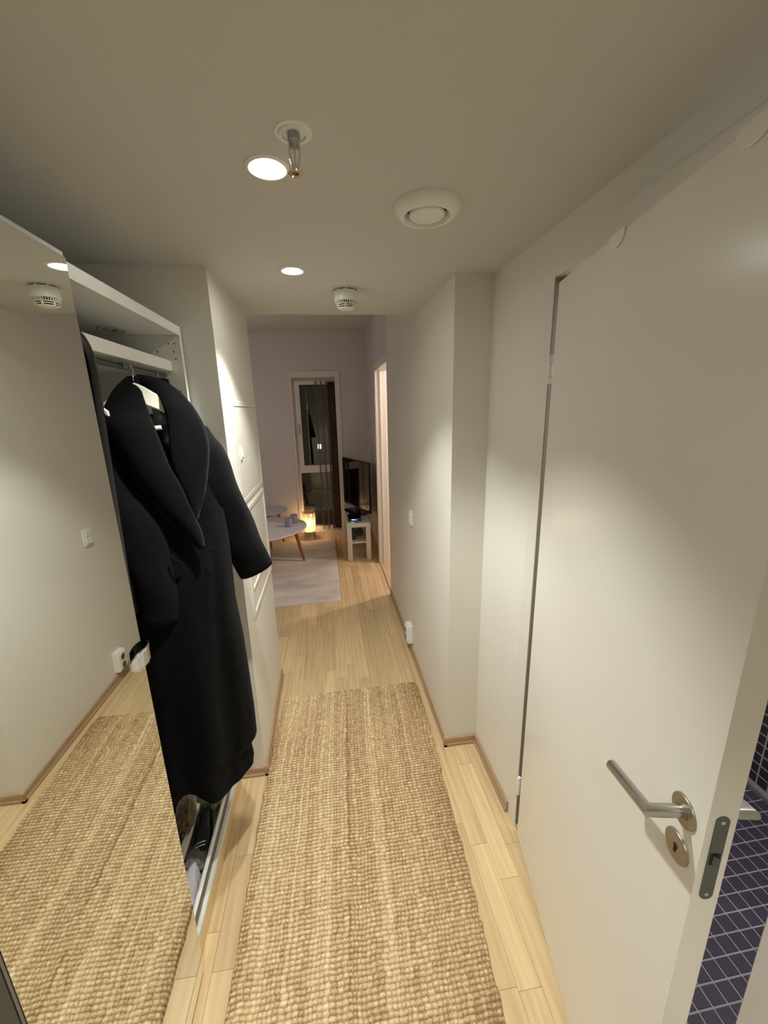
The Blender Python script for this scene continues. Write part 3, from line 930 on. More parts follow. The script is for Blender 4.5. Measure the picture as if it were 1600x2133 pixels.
fz = obj('fuzzy_boot', blob(-0.636, 1.335, 0.165, 0.036, 0.075, 0.062, 0.12, 0.2, 4, 3, 48, 30, flat=0.098), M['fuzz'], label=None)
tag(fz, 'brown fuzzy boot top leaning over the white tray divider', 'boot')
cl = obj('folded_cloth', blob(-0.560, 1.095, 0.112, 0.036, 0.085, 0.030, 0.1, 0.22, 1.9, 9, 60, 40, flat=0.0975), M['whitecloth'])
tag(cl, 'crumpled pale cloth in the near end of the shoe tray', 'cloth')
gs = obj('grey_slipper', blob(-0.565, 1.195, 0.112, 0.034, 0.055, 0.020, 0.2, 0.3, 3, 5, 40, 24, flat=0.0975), M['greycloth'])
tag(gs, 'grey beige slipper between the black shoe and the pale cloth', 'slipper')
bs = thing('dark_shoe', 'dark shoe behind the tray divider near the mirror edge', 'shoe', (-0.69, 1.15, 0.098))
obj('upper', blob(-0.69, 1.13, 0.135, 0.036, 0.12, 0.042, 0.05, 0.15, 2.5, 11, 40, 24, flat=0.105), M['shoe'], bs)
obj('sole', MB().prism([(-0.69 + 0.038 * math.cos(a), 1.13 + 0.122 * math.sin(a)) for a in np.linspace(0, 2 * PI, 28)[:-1]], 0.0965, 0.110), M['purple'], bs)
ds = obj('dark_bag', blob(-0.725, 1.45, 0.150, 0.055, 0.085, 0.050, 0, 0.2, 2.5, 15, 40, 26, flat=0.0975), M['wool2'])
tag(ds, 'black bag slumped at the far end of the shoe tray under the coat', 'bag')

# ------------------------------------------------------------------ black tubular clothes rack beside the mirror
rk = thing('clothes_rack', 'black tubular clothes rack standing just behind the mirror door edge', 'clothes rack', (-0.515, 0.80, 0.092))
rx = -0.5165
ra = [(rx, 0.915, 0.0915), (rx, 1.0335, 1.78), (rx, 1.0345, 1.805)]
for a in np.linspace(0, PI / 2, 10):
    ra.append((rx, 1.034 - 0.055 * (1 - math.cos(a)), 1.82 + 0.055 * math.sin(a)))
ra2 = []
for a in np.linspace(PI / 2, 0, 10):
    ra2.append((rx, 0.52 + 0.055 * (1 - math.cos(a)), 1.82 + 0.055 * math.sin(a)))
ra2 += [(rx, 0.52, 1.80), (rx, 0.52, 0.0915)]
obj('tube_frame', MB().tube(ra + ra2, 0.0132, 20), M['blacktube'], rk)
obj('cross_bar', MB().tube([(rx, 0.53, 0.30), (rx, 0.92, 0.30)], 0.008, 12), M['blacktube'], rk)


# ------------------------------------------------------------------ clothes
def interp(tab, z):
    t = sorted(tab)
    zs = [a[0] for a in t]
    return [float(np.interp(z, zs, [a[k] for a in t])) for k in range(1, len(t[0]))]


def hanger_mesh(c, ang, half, drop, thick=0.012, deep=0.042, zc=0.0):
    R = Matrix.Translation(c) @ Matrix.Rotation(ang, 4, 'Z')
    n = 24
    up, lo = [], []
    for i in range(n + 1):
        u = -1 + 2 * i / n
        au = abs(u)
        zt = -drop * (au ** 1.25)
        th = deep * (1 - 0.62 * au)
        if au < 0.12:
            th = deep * (1.02 - 0.3 * (1 - au / 0.12))
        up.append((u * half, zt))
        lo.append((u * half, zt - th))
    out = up + lo[::-1]
    XZ = Matrix(((1, 0, 0, 0), (0, 0, 1, 0), (0, 1, 0, 0), (0, 0, 0, 1)))
    m = MB()
    return m.prism(out, -thick / 2, thick / 2, R @ XZ)


def hook_path(c, rail_z, rail_x):
    cx, cy, cz = c
    r = 0.0104
    pts = [(cx, cy, cz - 0.004), (cx + 0.25 * (rail_x - cx), cy, cz + (rail_z - 0.03 - cz) * 0.5), (rail_x + 0.006, cy, rail_z - 0.026)]
    for a in np.linspace(-0.42 * PI, 0.95 * PI, 16):
        pts.append((rail_x + r * math.cos(a), cy, rail_z + r * math.sin(a)))
    return pts


RZ = 1.837
RX = -0.563
# the long black coat, hung close to the shelf front and facing the viewer
ct = thing('long_coat', 'long black wool coat with wide shawl collar hanging out of the open wardrobe', 'coat', (-0.49, 1.30, 0.35))
YCO = 1.285
Rtab = [(1.755, -0.462), (1.71, -0.405), (1.662, -0.352), (1.53, -0.336), (1.41, -0.334), (1.30, -0.333), (1.216, -0.333), (1.097, -0.336), (0.951, -0.326), (0.818, -0.324), (0.659, -0.323), (0.554, -0.326), (0.515, -0.352), (0.43, -0.346), (0.3, -0.36)]
Ltab = [(1.755, -0.555), (1.71, -0.605), (1.657, -0.636), (1.574, -0.646), (1.323, -0.668), (1.043, -0.674), (0.862, -0.670), (0.545, -0.655), (0.37, -0.638), (0.3, -0.63)]


def cw(mb, ext=None):
    # turn the coat about its hanger so that its right side lies deeper in the hall
    out = []
    for p in mb.v:
        y2 = p[1] + 0.45 * (p[0] + 0.49) + (ext(p) if ext else 0.0)
        k = y2 / p[1]
        out.append((p[0] * k, y2, CAM_H + (p[2] - CAM_H) * k))
    mb.v = out
    return mb


def hem_z(x):
    return float(np.interp(x, [-0.66, -0.60, -0.525, -0.45, -0.397, -0.347, -0.32], [0.455, 0.435, 0.420, 0.420, 0.420, 0.432, 0.46]))


def coat_fn(u, v):
    a = 2 * PI * u           # a = -pi/2 is the front
    ca, sa = math.cos(a), math.sin(a)
    front = sa < 0
    # rough x to find top and hem
    xg = -0.49 + 0.15 * ca
    zt = 1.705 - 0.50 * max(0, abs(ca) - 0.35) ** 1.25
    if front:
        d = abs(xg + 0.44) / 0.075
        if d < 1:
            zt = min(zt, 1.43 + 0.30 * d ** 0.8)
    zb = hem_z(-0.495 + 0.155 * ca) + (0.012 if not front else 0)
    z = zt + (zb - zt) * v
    R_, = interp(Rtab, z)
    L_, = interp(Ltab, z)
    cx, w_ = (R_ + L_) / 2, (R_ - L_) / 2
    dep = float(np.interp(z, [0.3, 1.0, 1.5, 1.66, 1.755], [0.105, 0.098, 0.085, 0.07, 0.02]))
    k = min(1, max(0, (1.35 - z) / 0.9))
    fold = 0.018 * k * math.sin(5 * a + 1.0 + 1.5 * z) + 0.010 * k * math.sin(9 * a + 2.2 - 2 * z)
    x = cx + w_ * math.copysign(abs(ca) ** 0.8, ca)
    y = YCO + (dep + fold) * math.copysign(abs(sa) ** 0.8, sa)
    x += fold * 0.3 * ca
    # overlap of the front closing, running down from the lapel point
    if front:
        e = x - (-0.385 - 0.02 * math.sin(z * 3))
        y -= 0.016 * (1 / (1 + math.exp(e * 260))) * min(1, max(0, (1.36 - z) / 0.12))
    return (x, y, z)


obj('coat_body', cw(MB().grid(coat_fn, 120, 110, True)), M['wool'], ct, ang=70)


def ribbon(outer, inner, ny0, ny1, bulge, nu=10, nv=40):
    def samp(c, t):
        s = np.linspace(0, 1, len(c))
        return float(np.interp(t, s, [p[0] for p in c])), float(np.interp(t, s, [p[1] for p in c]))

    def fn(u, v):
        # smooth the sampled polyline a little
        o = np.mean([samp(outer, min(1, max(0, v + d))) for d in (-0.03, 0, 0.03)], axis=0)
        i = np.mean([samp(inner, min(1, max(0, v + d))) for d in (-0.03, 0, 0.03)], axis=0)
        p = o * (1 - u) + i * u
        y = float(np.interp(v, [0, 0.12, 0.3, 1], [ny0, (ny0 + ny1) / 2, ny1, ny1 - 0.004])) - bulge * math.sin(PI * u) ** 0.8 + 0.012 * (1 - u)
        k = y / 1.19
        return (p[0] * k, y, CAM_H + (p[1] - CAM_H) * k)
    return MB().grid(fn, nu, nv)


lapL_o = [(-0.503, 1.8), (-0.544, 1.768), (-0.576, 1.722), (-0.589, 1.685), (-0.564, 1.621), (-0.54, 1.547), (-0.517, 1.498), (-0.487, 1.441), (-0.45, 1.388), (-0.411, 1.334), (-0.386, 1.312)]
lapL_i = [(-0.486, 1.8), (-0.486, 1.782), (-0.479, 1.732), (-0.466, 1.675), (-0.454, 1.617), (-0.442, 1.556), (-0.42, 1.507), (-0.403, 1.436), (-0.389, 1.392), (-0.381, 1.355), (-0.383, 1.312)]
lapR_o = [(-0.49, 1.803), (-0.433, 1.793), (-0.39, 1.762), (-0.358, 1.72), (-0.334, 1.668), (-0.328, 1.612), (-0.341, 1.545), (-0.359, 1.476), (-0.377, 1.434), (-0.391, 1.395)]
lapR_i = [(-0.489, 1.782), (-0.459, 1.778), (-0.434, 1.75), (-0.426, 1.706), (-0.427, 1.655), (-0.432, 1.603), (-0.431, 1.562), (-0.416, 1.507), (-0.401, 1.45), (-0.391, 1.395)]
obj('lapel', cw(ribbon(lapL_o, lapL_i, 1.245, 1.168, 0.020)), M['wool'], ct, solid=0.012, ang=80)
obj('lapel', cw(ribbon(lapR_o, lapR_i, 1.255, 1.180, 0.016)), M['wool'], ct, solid=0.012, ang=80)
# collar standing up behind the neck
obj('collar', cw(MB().grid(lambda u, v: (-0.482 + 0.044 * math.cos(PI * u) * (1 + 0.3 * v), 1.255 + 0.042 * math.sin(PI * u), 1.735 + 0.060 * (1 - v) + 0.010 * math.sin(PI * u)), 24, 6)), M['wool'], ct, solid=0.010, ang=80)
obj('lining', cw(MB().grid(lambda u, v: (-0.505 + 0.10 * u, 1.300 + 0.02 * math.sin(PI * u) + 0.004 * math.sin(30 * v + 6 * u), 1.72 - 0.36 * v), 20, 40)), M['lining'], ct, label='shiny black lining inside the neck')
obj('size_tag', bx(-0.507, -0.492, 1.2835, 1.285, 1.676, 1.694), M['greycloth'], ct)


def tube_sleeve(pts, name='sleeve'):
    # pts: (x, y, z, rx, ry)
    n, m = 36, 44
    s = np.linspace(0, 1, len(pts))

    def fn(u, v):
        q = [float(np.interp(v, s, [p[k] for p in pts])) for k in range(5)]
        q2 = [float(np.interp(min(1, v + 0.02), s, [p[k] for p in pts])) for k in range(3)]
        q1 = [float(np.interp(max(0, v - 0.02), s, [p[k] for p in pts])) for k in range(3)]
        t = (Vector(q2) - Vector(q1)).normalized()
        side = t.cross(Vector((0, 1, 0))).normalized()
        dep = side.cross(t).normalized()
        a = 2 * PI * u
        k = 1 + 0.07 * math.sin(3 * a + 7 * v) * math.sin(PI * min(1, v * 1.05)) + 0.04 * math.sin(2 * a - 18 * v)
        return tuple(Vector(q[:3]) + side * math.cos(a) * q[3] * k + dep * math.sin(a) * q[4] * k)
    return MB().grid(fn, n, m, True)


obj('sleeve', cw(tube_sleeve([(-0.392, 1.29, 1.655, 0.034, 0.045), (-0.372, 1.285, 1.59, 0.052, 0.062), (-0.348, 1.28, 1.50, 0.058, 0.066), (-0.318, 1.28, 1.39, 0.060, 0.064), (-0.288, 1.28, 1.29, 0.058, 0.058), (-0.254, 1.28, 1.198, 0.051, 0.050)]), lambda p: 0.110 * max(0, 1.66 - p[2]) / 0.46),
    M['wool'], ct, solid=0.006, ang=70)
obj('sleeve', cw(tube_sleeve([(-0.590, 1.27, 1.66, 0.030, 0.04), (-0.600, 1.255, 1.58, 0.052, 0.056), (-0.585, 1.235, 1.46, 0.060, 0.058), (-0.548, 1.205, 1.35, 0.066, 0.055), (-0.526, 1.19, 1.22, 0.062, 0.052), (-0.530, 1.19, 1.10, 0.054, 0.048)])),
    M['wool'], ct, solid=0.006, ang=70)
obj('belt_loop', cw(MB().tube([(-0.462, 1.155, 1.308), (-0.450, 1.147, 1.300), (-0.438, 1.149, 1.287), (-0.434, 1.158, 1.280)], 0.004, 8)), M['wool'], ct)
obj('belt_loop', cw(MB().tube([(-0.362, 1.172, 1.310), (-0.350, 1.166, 1.315), (-0.338, 1.176, 1.321)], 0.0022, 8)), M['wool'], ct)
HCOAT = (-0.522, 1.285, 1.795)
hg = thing('coat_hanger', 'white wooden coat hanger holding the long black coat', 'hanger', HCOAT)
obj('hanger_arms', hanger_mesh((-0.500, 1.200, 1.786), 0.42, 0.150, 0.120, 0.014, 0.054), M['hangerwood'], hg, bevel=0.003)
obj('trouser_bar', MB().tube([(-0.490, 1.180, 1.664), (-0.445, 1.190, 1.668)], 0.0058, 12), M['plastic'], hg)
hp_ = [(-0.500, 1.200, 1.78), (-0.502, 1.205, 1.80), (-0.512, 1.235, 1.822), (-0.526, 1.258, 1.838)] + [(-0.563 + 0.0104 * math.cos(a), 1.285, 1.837 + 0.0104 * math.sin(a)) for a in np.linspace(-0.45, 0.95 * PI, 14)]
obj('hook', MB().tube(hp_, 0.0016, 8), M['chrome'], hg)


def garment(name, label, cat, cx, cy, width, depth, ztop, zbot, ang, m, folds=6, seed=0, grp=None):
    t = thing(name, label, cat, (cx, cy, zbot), grp)
    ca0, sa0 = math.cos(ang), math.sin(ang)

    def fn(u, v):
        a = 2 * PI * u
        ca, sa = math.cos(a), math.sin(a)
        z = ztop - (ztop - zbot) * v - 0.10 * max(0, abs(ca) - 0.3) * (1 - v)
        wv = width * min(1, 0.30 + 2.4 * v ** 0.6) * (0.92 + 0.08 * v)
        dv = depth * min(1, 0.25 + 2 * v ** 0.7)
        f = 0.22 * min(1, v * 1.6) * math.sin(folds * a + seed + 2.5 * v)
        x, y = wv * ca, dv * (1 + f) * sa
        return (cx + x * ca0 - y * sa0, cy + x * sa0 + y * ca0, z + 0.008 * math.sin(4 * a + seed) * v)
    obj('garment_body', MB().grid(fn, 72, 40, True), m, t, ang=80)
    return t


def plain_hanger(label, cx, cy, zc, ang, m):
    t = thing('coat_hanger', label, 'hanger', (cx, cy, zc), 'coat hangers on the wardrobe rail')
    obj('hanger_arms', hanger_mesh((cx, cy, zc), ang, 0.088, 0.062, 0.012, 0.034), m, t, bevel=0.002)
    obj('hook', MB().tube(hook_path((cx, cy, zc - 0.002), RZ, RX), 0.0016, 8), M['chrome'], t)
    return t


garment('dark_jacket', 'black jacket hanging between the long coat and the mirror', 'jacket', -0.665, 1.050, 0.115, 0.028, 1.70, 0.98, 0.12, M['wool2'], 5, 1.0)
garment('fur_jacket', 'dark brown fur jacket seen left of the long coat collar', 'jacket', -0.668, 1.112, 0.110, 0.018, 1.742, 1.15, 0.1, M['brownfur'], 4, 2.0)
garment('olive_coat', 'dark olive coat hanging low beside the mirror edge', 'coat', -0.672, 0.985, 0.112, 0.026, 1.69, 0.50, 0.1, M['olive'], 5, 0.3)
garment('grey_shirt', 'grey garment hanging at the back of the rail', 'shirt', -0.70, 1.52, 0.11, 0.04, 1.73, 0.75, 0.0, M['greycloth'], 5, 0.9)
plain_hanger('white coat hanger left of the long coat collar', -0.625, 1.112, 1.775, 0.1, M['hangerwood'])
plain_hanger('coat hanger of the black jacket near the mirror', -0.625, 1.050, 1.745, 0.12, M['hangerwood'])
plain_hanger('coat hanger of the olive coat behind the mirror edge', -0.625, 0.985, 1.735, 0.1, M['hangerwood'])
plain_hanger('coat hanger at the far end of the wardrobe rail', -0.625, 1.52, 1.765, 0.0, M['hangerwood'])

# ------------------------------------------------------------------ jute runner (one woven object; knots as relief)
ry0, ry1 = -0.45, 2.163
nx, ny = 380, 1240
ys = np.linspace(ry0, ry1, ny)
us = np.linspace(0, 1, nx)
XLr = np.interp(ys, [-0.45, 0.3, 0.807, 1.417, 1.9, 2.161], [-0.40, -0.398, -0.388, -0.383, -0.362, -0.346])
XRr = np.interp(ys, [-0.45, 0.3, 0.684, 1.05, 1.418, 1.75, 2.07, 2.13, 2.163], [0.372, 0.392, 0.409, 0.438, 0.456, 0.470, 0.481, 0.477, 0.462])
# knots form rows across the runner
pitch_y, ncol = 0.0143, 50


def vnoise(n, k, seed):
    r = np.random.default_rng(seed)
    return np.interp(np.linspace(0, k, n), np.arange(k + 1), r.normal(size=k + 1))


wobL = vnoise(ny, 90, 1) * 0.0022
wobR = vnoise(ny, 90, 2) * 0.0022
XX = (XLr + wobL)[:, None] * (1 - us)[None] + (XRr + wobR)[:, None] * us[None]
YY = np.repeat(ys[:, None], nx, 1) + (0.010 * (us - 0.5))[None, :] * 0.5
skew = vnoise(nx, 18, 3)[None, :] * 0.0008
rows = (YY + skew + 0.0014 * np.sin(us * 11)[None] + 0.0003 * np.sin(us * 61 + 1.3)[None]) / pitch_y
rows = rows + 0.05 * np.sin(us[None] * 95 + ys[:, None] * 31)
ri = np.floor(rows).astype(int)
rf = rows - ri
r3 = np.random.default_rng(5)
rI = (ri - ri.min()) % 400
rowoff = np.cumsum(r3.normal(size=400) * 0.08) + 0.16 * r3.normal(size=400)
colw = us[None] * ncol + rowoff[rI] * 0.6 + 0.35 * np.sin(us[None] * 37 + 2.0 * np.sin(ys * 3.1)[:, None]) + 0.06 * np.sin(rows * 1.7 + us[None] * 83)
cidx = np.floor(colw).astype(int)
cf = colw - cidx
rid = np.clip(np.sin(PI * rf), 0, 1)
colg = np.clip(np.sin(PI * np.clip(cf, 0, 1)), 0, 1)
kn = rid ** 0.7 * (0.12 + 0.88 * colg ** 0.5)
twp = r3.uniform(0, 1, size=(400, 80))
tabh = r3.uniform(0.55, 1.0, size=(400, 80))
tabc = r3.normal(size=(400, 80))
colc = r3.normal(size=80)
colh = r3.uniform(0.75, 1.05, size=80)
cI = np.clip(cidx + 10, 0, 79)
twist = 0.5 + 0.5 * np.sin(2 * PI * (2.3 * cf + 1.4 * rf + twp[rI, cI]))
fine = r3.normal(size=(ny, nx))
H = 0.0125 + 0.0048 * kn * tabh[rI, cI] * colh[cI] + 0.0010 * twist * rid + 0.0005 * fine
edge = np.minimum(np.minimum(us, 1 - us)[None] * 0.82, np.minimum(ys - ry0, ry1 - ys)[:, None])
H = np.where(edge < 0.006, H * np.clip(edge / 0.006, 0.0, 1) ** 0.5, H)
H = np.maximum(H, 0.001)
big = np.interp(np.linspace(0, 14, ny), np.arange(15), r3.normal(size=15))[:, None] * np.interp(us * 6, np.arange(7), r3.normal(size=7))[None]
fleck = (r3.uniform(size=(400, 80)) > 0.80)[rI, cI] * rid ** 2 * colg
tone = 0.58 + 0.38 * kn + 0.16 * twist * rid ** 2 + 0.18 * fleck + 0.045 * tabc[rI, cI] + 0.05 * colc[cI] + 0.04 * big + 0.09 * fine
# long brown streak in a warp gap and pale warp stripes, as woven
tone -= 0.22 * np.exp(-((us[None] - 0.455 + 0.006 * np.sin(ys * 3)[:, None]) / 0.006) ** 2)
for c0, a_ in ((0.23, 0.13), (0.62, 0.12), (0.70, -0.08), (0.82, 0.10), (0.12, 0.10), (0.36, 0.09), (0.90, -0.1)):
    tone += a_ * np.exp(-((us[None] - c0 - 0.01 * np.sin(ys * 2.2 + c0 * 20)[:, None]) / 0.008) ** 2)
side = np.interp(us, [0, 0.08, 0.35, 0.75, 1.0], [0.93, 1.0, 1.03, 0.97, 0.84])[None]
tone = np.clip(tone * side, 0.35, 1.35)
base = np.array(lin((221, 195, 150))[:3])
dark = np.array(lin((140, 106, 72))[:3])
pale = np.array(lin((246, 228, 190))[:3])
t1 = np.clip((tone - 0.55) / 0.45, 0, 1)[..., None]
t2 = np.clip((tone - 1.0) / 0.35, 0, 1)[..., None]
rgb = (dark * (1 - t1) + base * t1) * (1 - t2) + pale * t2
verts = np.stack([XX, YY, H], -1).reshape(-1, 3)
ii = np.arange(ny * nx).reshape(ny, nx)
quads = np.stack([ii[:-1, :-1], ii[:-1, 1:], ii[1:, 1:], ii[1:, :-1]], -1).reshape(-1, 4)


def np_mesh(name, verts, quads, rgb, m):
    me = bpy.data.meshes.new(name)
    me.vertices.add(len(verts))
    me.vertices.foreach_set('co', verts.astype(np.float32).ravel())
    me.loops.add(quads.size)
    me.loops.foreach_set('vertex_index', quads.astype(np.int32).ravel())
    me.polygons.add(len(quads))
    me.polygons.foreach_set('loop_start', np.arange(0, quads.size, 4, dtype=np.int32))
    me.polygons.foreach_set('use_smooth', np.ones(len(quads), bool))
    me.update(calc_edges=True)
    ca = me.color_attributes.new('tone', 'FLOAT_COLOR', 'POINT')
    c4 = np.ones((len(verts), 4), np.float32)
    c4[:, :3] = rgb.reshape(-1, 3)
    ca.data.foreach_set('color', c4.ravel())
    me.materials.append(m)
    return me


rn = obj('jute_runner', np_mesh('jute_runner', verts, quads, rgb, M['jute']), None)
tag(rn, 'long woven beige jute runner rug on the hall floor', 'rug')
# under-side so the runner is a closed slab
obj('backing', bx(-0.335, 0.365, ry0 + 0.02, ry1 - 0.02, 0.0008, 0.004), M['greytray'], rn)

# ------------------------------------------------------------------ living room
# pale rug
gx, gy = 330, 300
xs = np.linspace(-2.0, 0.048, gx)
ysr = np.linspace(3.39, 5.28, gy)
r4 = np.random.default_rng(11)


def smooth_noise(sx, sy, k, seed):
    r = np.random.default_rng(seed)
    g = r.normal(size=(int(sy * k) + 3, int(sx * k) + 3))
    Y, X = np.meshgrid(np.linspace(0, sy * k, gy), np.linspace(0, sx * k, gx), indexing='ij')
    x0, y0 = X.astype(int), Y.astype(int)
    fx, fy = X - x0, Y - y0
    fx, fy = fx * fx * (3 - 2 * fx), fy * fy * (3 - 2 * fy)
    return (g[y0, x0] * (1 - fx) + g[y0, x0 + 1] * fx) * (1 - fy) + (g[y0 + 1, x0] * (1 - fx) + g[y0 + 1, x0 + 1] * fx) * fy


Xg, Yg = np.meshgrid(xs, ysr)
Xg = Xg + 0.012 * (Yg - 3.39) / 1.9 * -1
ed = np.minimum(np.minimum(Xg - xs[0] + 0.02, xs[-1] - Xg + 0.012 * 0), np.minimum(Yg - 3.39, 5.28 - Yg))
nz = smooth_noise(8, 14, 1, 3) * 0.5 + smooth_noise(20, 36, 1, 4) * 0.5 + r4.normal(size=(gy, gx)) * 0.35
Hg = 0.0125 + 0.0012 * nz
Hg = np.maximum(np.where(ed < 0.012, Hg * np.clip(ed / 0.012, 0, 1) ** 0.5, Hg), 0.001)
tn = 1 + 0.10 * smooth_noise(5, 9, 1, 7) + 0.08 * smooth_noise(13, 26, 1, 8) + 0.03 * r4.normal(size=(gy, gx))
rgbg = np.array(lin((214, 206, 197))[:3])[None, None] * np.clip(tn, 0.6, 1.3)[..., None]
vg = np.stack([Xg, Yg, Hg], -1).reshape(-1, 3)
ig = np.arange(gx * gy).reshape(gy, gx)
qg = np.stack([ig[:-1, :-1], ig[:-1, 1:], ig[1:, 1:], ig[1:, :-1]], -1).reshape(-1, 4)
rg = obj('pile_rug', np_mesh('pile_rug', vg, qg, rgbg, M['pile']), None)
tag(rg, 'pale greyish pile rug on the living room floor', 'rug')

# bedroom doorway casing
struct('trim_4', MB().box(XR - 0.003, 0.63, YJ - 0.012, YJ, 0, 2.095).box(XR - 0.009, XR + 0.001, YJ - 0.010, YJ + 0.045, 0, 2.15)
       .box(0.568, 0.582, YJ - 0.021, YJ - 0.012, 0, 2.085)
       .box(XR - 0.003, 0.63, YH, YJ, 2.085, 2.097).box(XR - 0.007, XR + 0.001, YH - 0.05, YJ + 0.045, 2.095, 2.15)
       .box(XR - 0.003, 0.63, YH, YH + 0.012, 0, 2.095), M['trim'], 'white frame of the bedroom doorway at the end of the right wall', bevel=0.001, cat='trim')
struct('trim_5', bx(XR + 0.0, 0.66, YH, YJ, -0.001, 0.012), M['oak'], 'oak threshold of the bedroom doorway', bevel=0.004, cat='trim')

# tall window
wn = thing('window_1', 'tall narrow window with an upper sash above a fixed lower pane', 'window', (-0.13, YW, 0.05))
wn['kind'] = 'structure'
Yf = YW + 0.055
obj('casing', MB().box(wx0 - 0.024, wx0, YW - 0.012, YW, 0.0, wz1 + 0.078).box(wx1, wx1 + 0.058, YW - 0.012, YW, 0.0, wz1 + 0.078).box(wx0, wx1, YW - 0.012, YW, wz1, wz1 + 0.078), M['trim'], wn, bevel=0.002)
obj('reveal', MB().box(wx0, wx0 + 0.006, YW - 0.004, YW + 0.2, wz0, wz1).box(wx1 - 0.006, wx1, YW - 0.004, YW + 0.2, wz0, wz1).box(wx0, wx1, YW - 0.004, YW + 0.2, wz1 - 0.006, wz1).box(wx0, wx1, YW - 0.004, YW + 0.2, wz0, wz0 + 0.006), M['trim'], wn)
fx0, fx1 = wx0 + 0.008, wx1 - 0.008
obj('frame', MB().box(fx0, fx0 + 0.032, Yf, Yf + 0.08, wz0 + 0.007, wz1 - 0.008).box(fx1 - 0.032, fx1, Yf, Yf + 0.08, wz0 + 0.007, wz1 - 0.008)
    .box(fx0 + 0.032, fx1 - 0.032, Yf, Yf + 0.08, wz1 - 0.045, wz1 - 0.008).box(fx0 + 0.032, fx1 - 0.032, Yf, Yf + 0.08, 0.885, 0.945).box(fx0 + 0.032, fx1 - 0.032, Yf, Yf + 0.08, wz0 + 0.007, 0.115), M['trim'], wn, bevel=0.002)
sx0, sx1, sz0, sz1 = fx0 + 0.024, fx1 - 0.024, 0.925, wz1 - 0.040
sash = obj('sash', MB().box(sx0, sx0 + 0.062, Yf - 0.018, Yf + 0.045, sz0, sz1).box(sx1 - 0.062, sx1, Yf - 0.018, Yf + 0.045, sz0, sz1)
           .box(sx0 + 0.062, sx1 - 0.062, Yf - 0.018, Yf + 0.045, sz0, sz0 + 0.066).box(sx0 + 0.062, sx1 - 0.062, Yf - 0.018, Yf + 0.045, sz1 - 0.050, sz1), M['trim'], wn, bevel=0.002)
obj('pane', bx(sx0 + 0.055, sx1 - 0.055, Yf + 0.01, Yf + 0.014, sz0 + 0.06, sz1 - 0.045), M['pane'], sash)
obj('seal_or_shade_strip', MB().box(sx0 + 0.062, sx0 + 0.067, Yf - 0.004, Yf + 0.01, sz0 + 0.066, sz1 - 0.05).box(sx0 + 0.062, sx1 - 0.062, Yf - 0.004, Yf + 0.01, sz1 - 0.055, sz1 - 0.05).box(sx0 + 0.062, sx1 - 0.062, Yf - 0.004, Yf + 0.01, sz0 + 0.066, sz0 + 0.070), M['black'], sash)
obj('handle', MB().box(sx0 + 0.022, sx0 + 0.040, Yf - 0.024, Yf - 0.018, 1.46, 1.54).tube([(sx0 + 0.031, Yf - 0.02, 1.52), (sx0 + 0.031, Yf - 0.045, 1.52), (sx0 + 0.031, Yf - 0.05, 1.51), (sx0 + 0.031, Yf - 0.05, 1.40)], 0.006, 10), M['alu'], sash)
obj('pane', bx(fx0 + 0.025, fx1 - 0.025, Yf + 0.02, Yf + 0.024, 0.10, 0.895), M['pane'], wn)
# balcony seen through the panes at night
struct('balcony', bx(-1.2, 1.4, YW + 0.23, YW + 1.6, -0.15, -0.02), M['greytray'], 'dark balcony floor outside the window', cat='balcony')
nb = thing('neighbour_building', 'dark neighbouring house across the night with an added glowing patch', 'building', (1.2, 16.0, -4.0))
obj('wall', bx(-3.0, 4.0, 16.0, 19.0, -6.0, 6.5), M['dark_panel'], nb)
obj('window', bx(-0.36, -0.22, 15.97, 16.0, 0.28, 0.46), M['glow_patch'], nb)  # glowing patch added for the bright point in the pane

# vertical blind: fabric slats gathered to the right
vb = thing('vertical_blind', 'brown vertical blind gathered at the right side of the window', 'blind', (0.0, YW - 0.03, 2.08))
obj('head_rail', bx(wx0 + 0.01, wx1 - 0.004, YW + 0.001, YW + 0.034, 2.088, 2.122), M['alu'], vb, bevel=0.002)
sl = [(-0.105, 1.25, 'slat_pale'), (-0.030, 1.15, 'slat_pale'), (0.034, 1.05, 'slat_pale'), (0.060, 1.15, 'slat'), (0.078, 1.0, 'slat'), (0.094, 0.9, 'slat'), (0.110, 0.95, 'slat'), (0.124, 0.85, 'slat'), (0.136, 1.2, 'slat')]
for i, (sx, sa_, mm) in enumerate(sl):
    SMx = Matrix.Translation((sx, YW + 0.0165, 0)) @ Matrix.Rotation(sa_, 4, 'Z')
    wdt = 0.019 if mm == 'slat_pale' else 0.022
    s = obj('slat', MB().grid(lambda u, v, SMx=SMx, wdt=wdt: tuple(SMx @ Vector((wdt * (2 * u - 1), 0.003 * math.sin(PI * u), 2.075 - 1.985 * v))), 6, 10), M[mm], vb, solid=0.0012)
    obj('clip', bx(sx - 0.006, sx + 0.006, YW + 0.010, YW + 0.022, 2.07, 2.09), M['alu'], s)
    obj('weight', MB().box(-wdt, wdt, -0.003, 0.003, 0.078, 0.093, SMx), M['alu'], s)
obj('pull_chain', MB().tube([(-0.078, YW - 0.002, 2.07), (-0.080, YW - 0.004, 1.2), (-0.082, YW - 0.005, 0.40)], 0.0016, 6)
    .lathe([(0, 0), (0.009, 0.006), (0.012, 0.02), (0.006, 0.034), (0, 0.038)], mtx=Matrix.Translation((-0.082, YW - 0.005, 0.365)), n=16), M['alu'], vb)

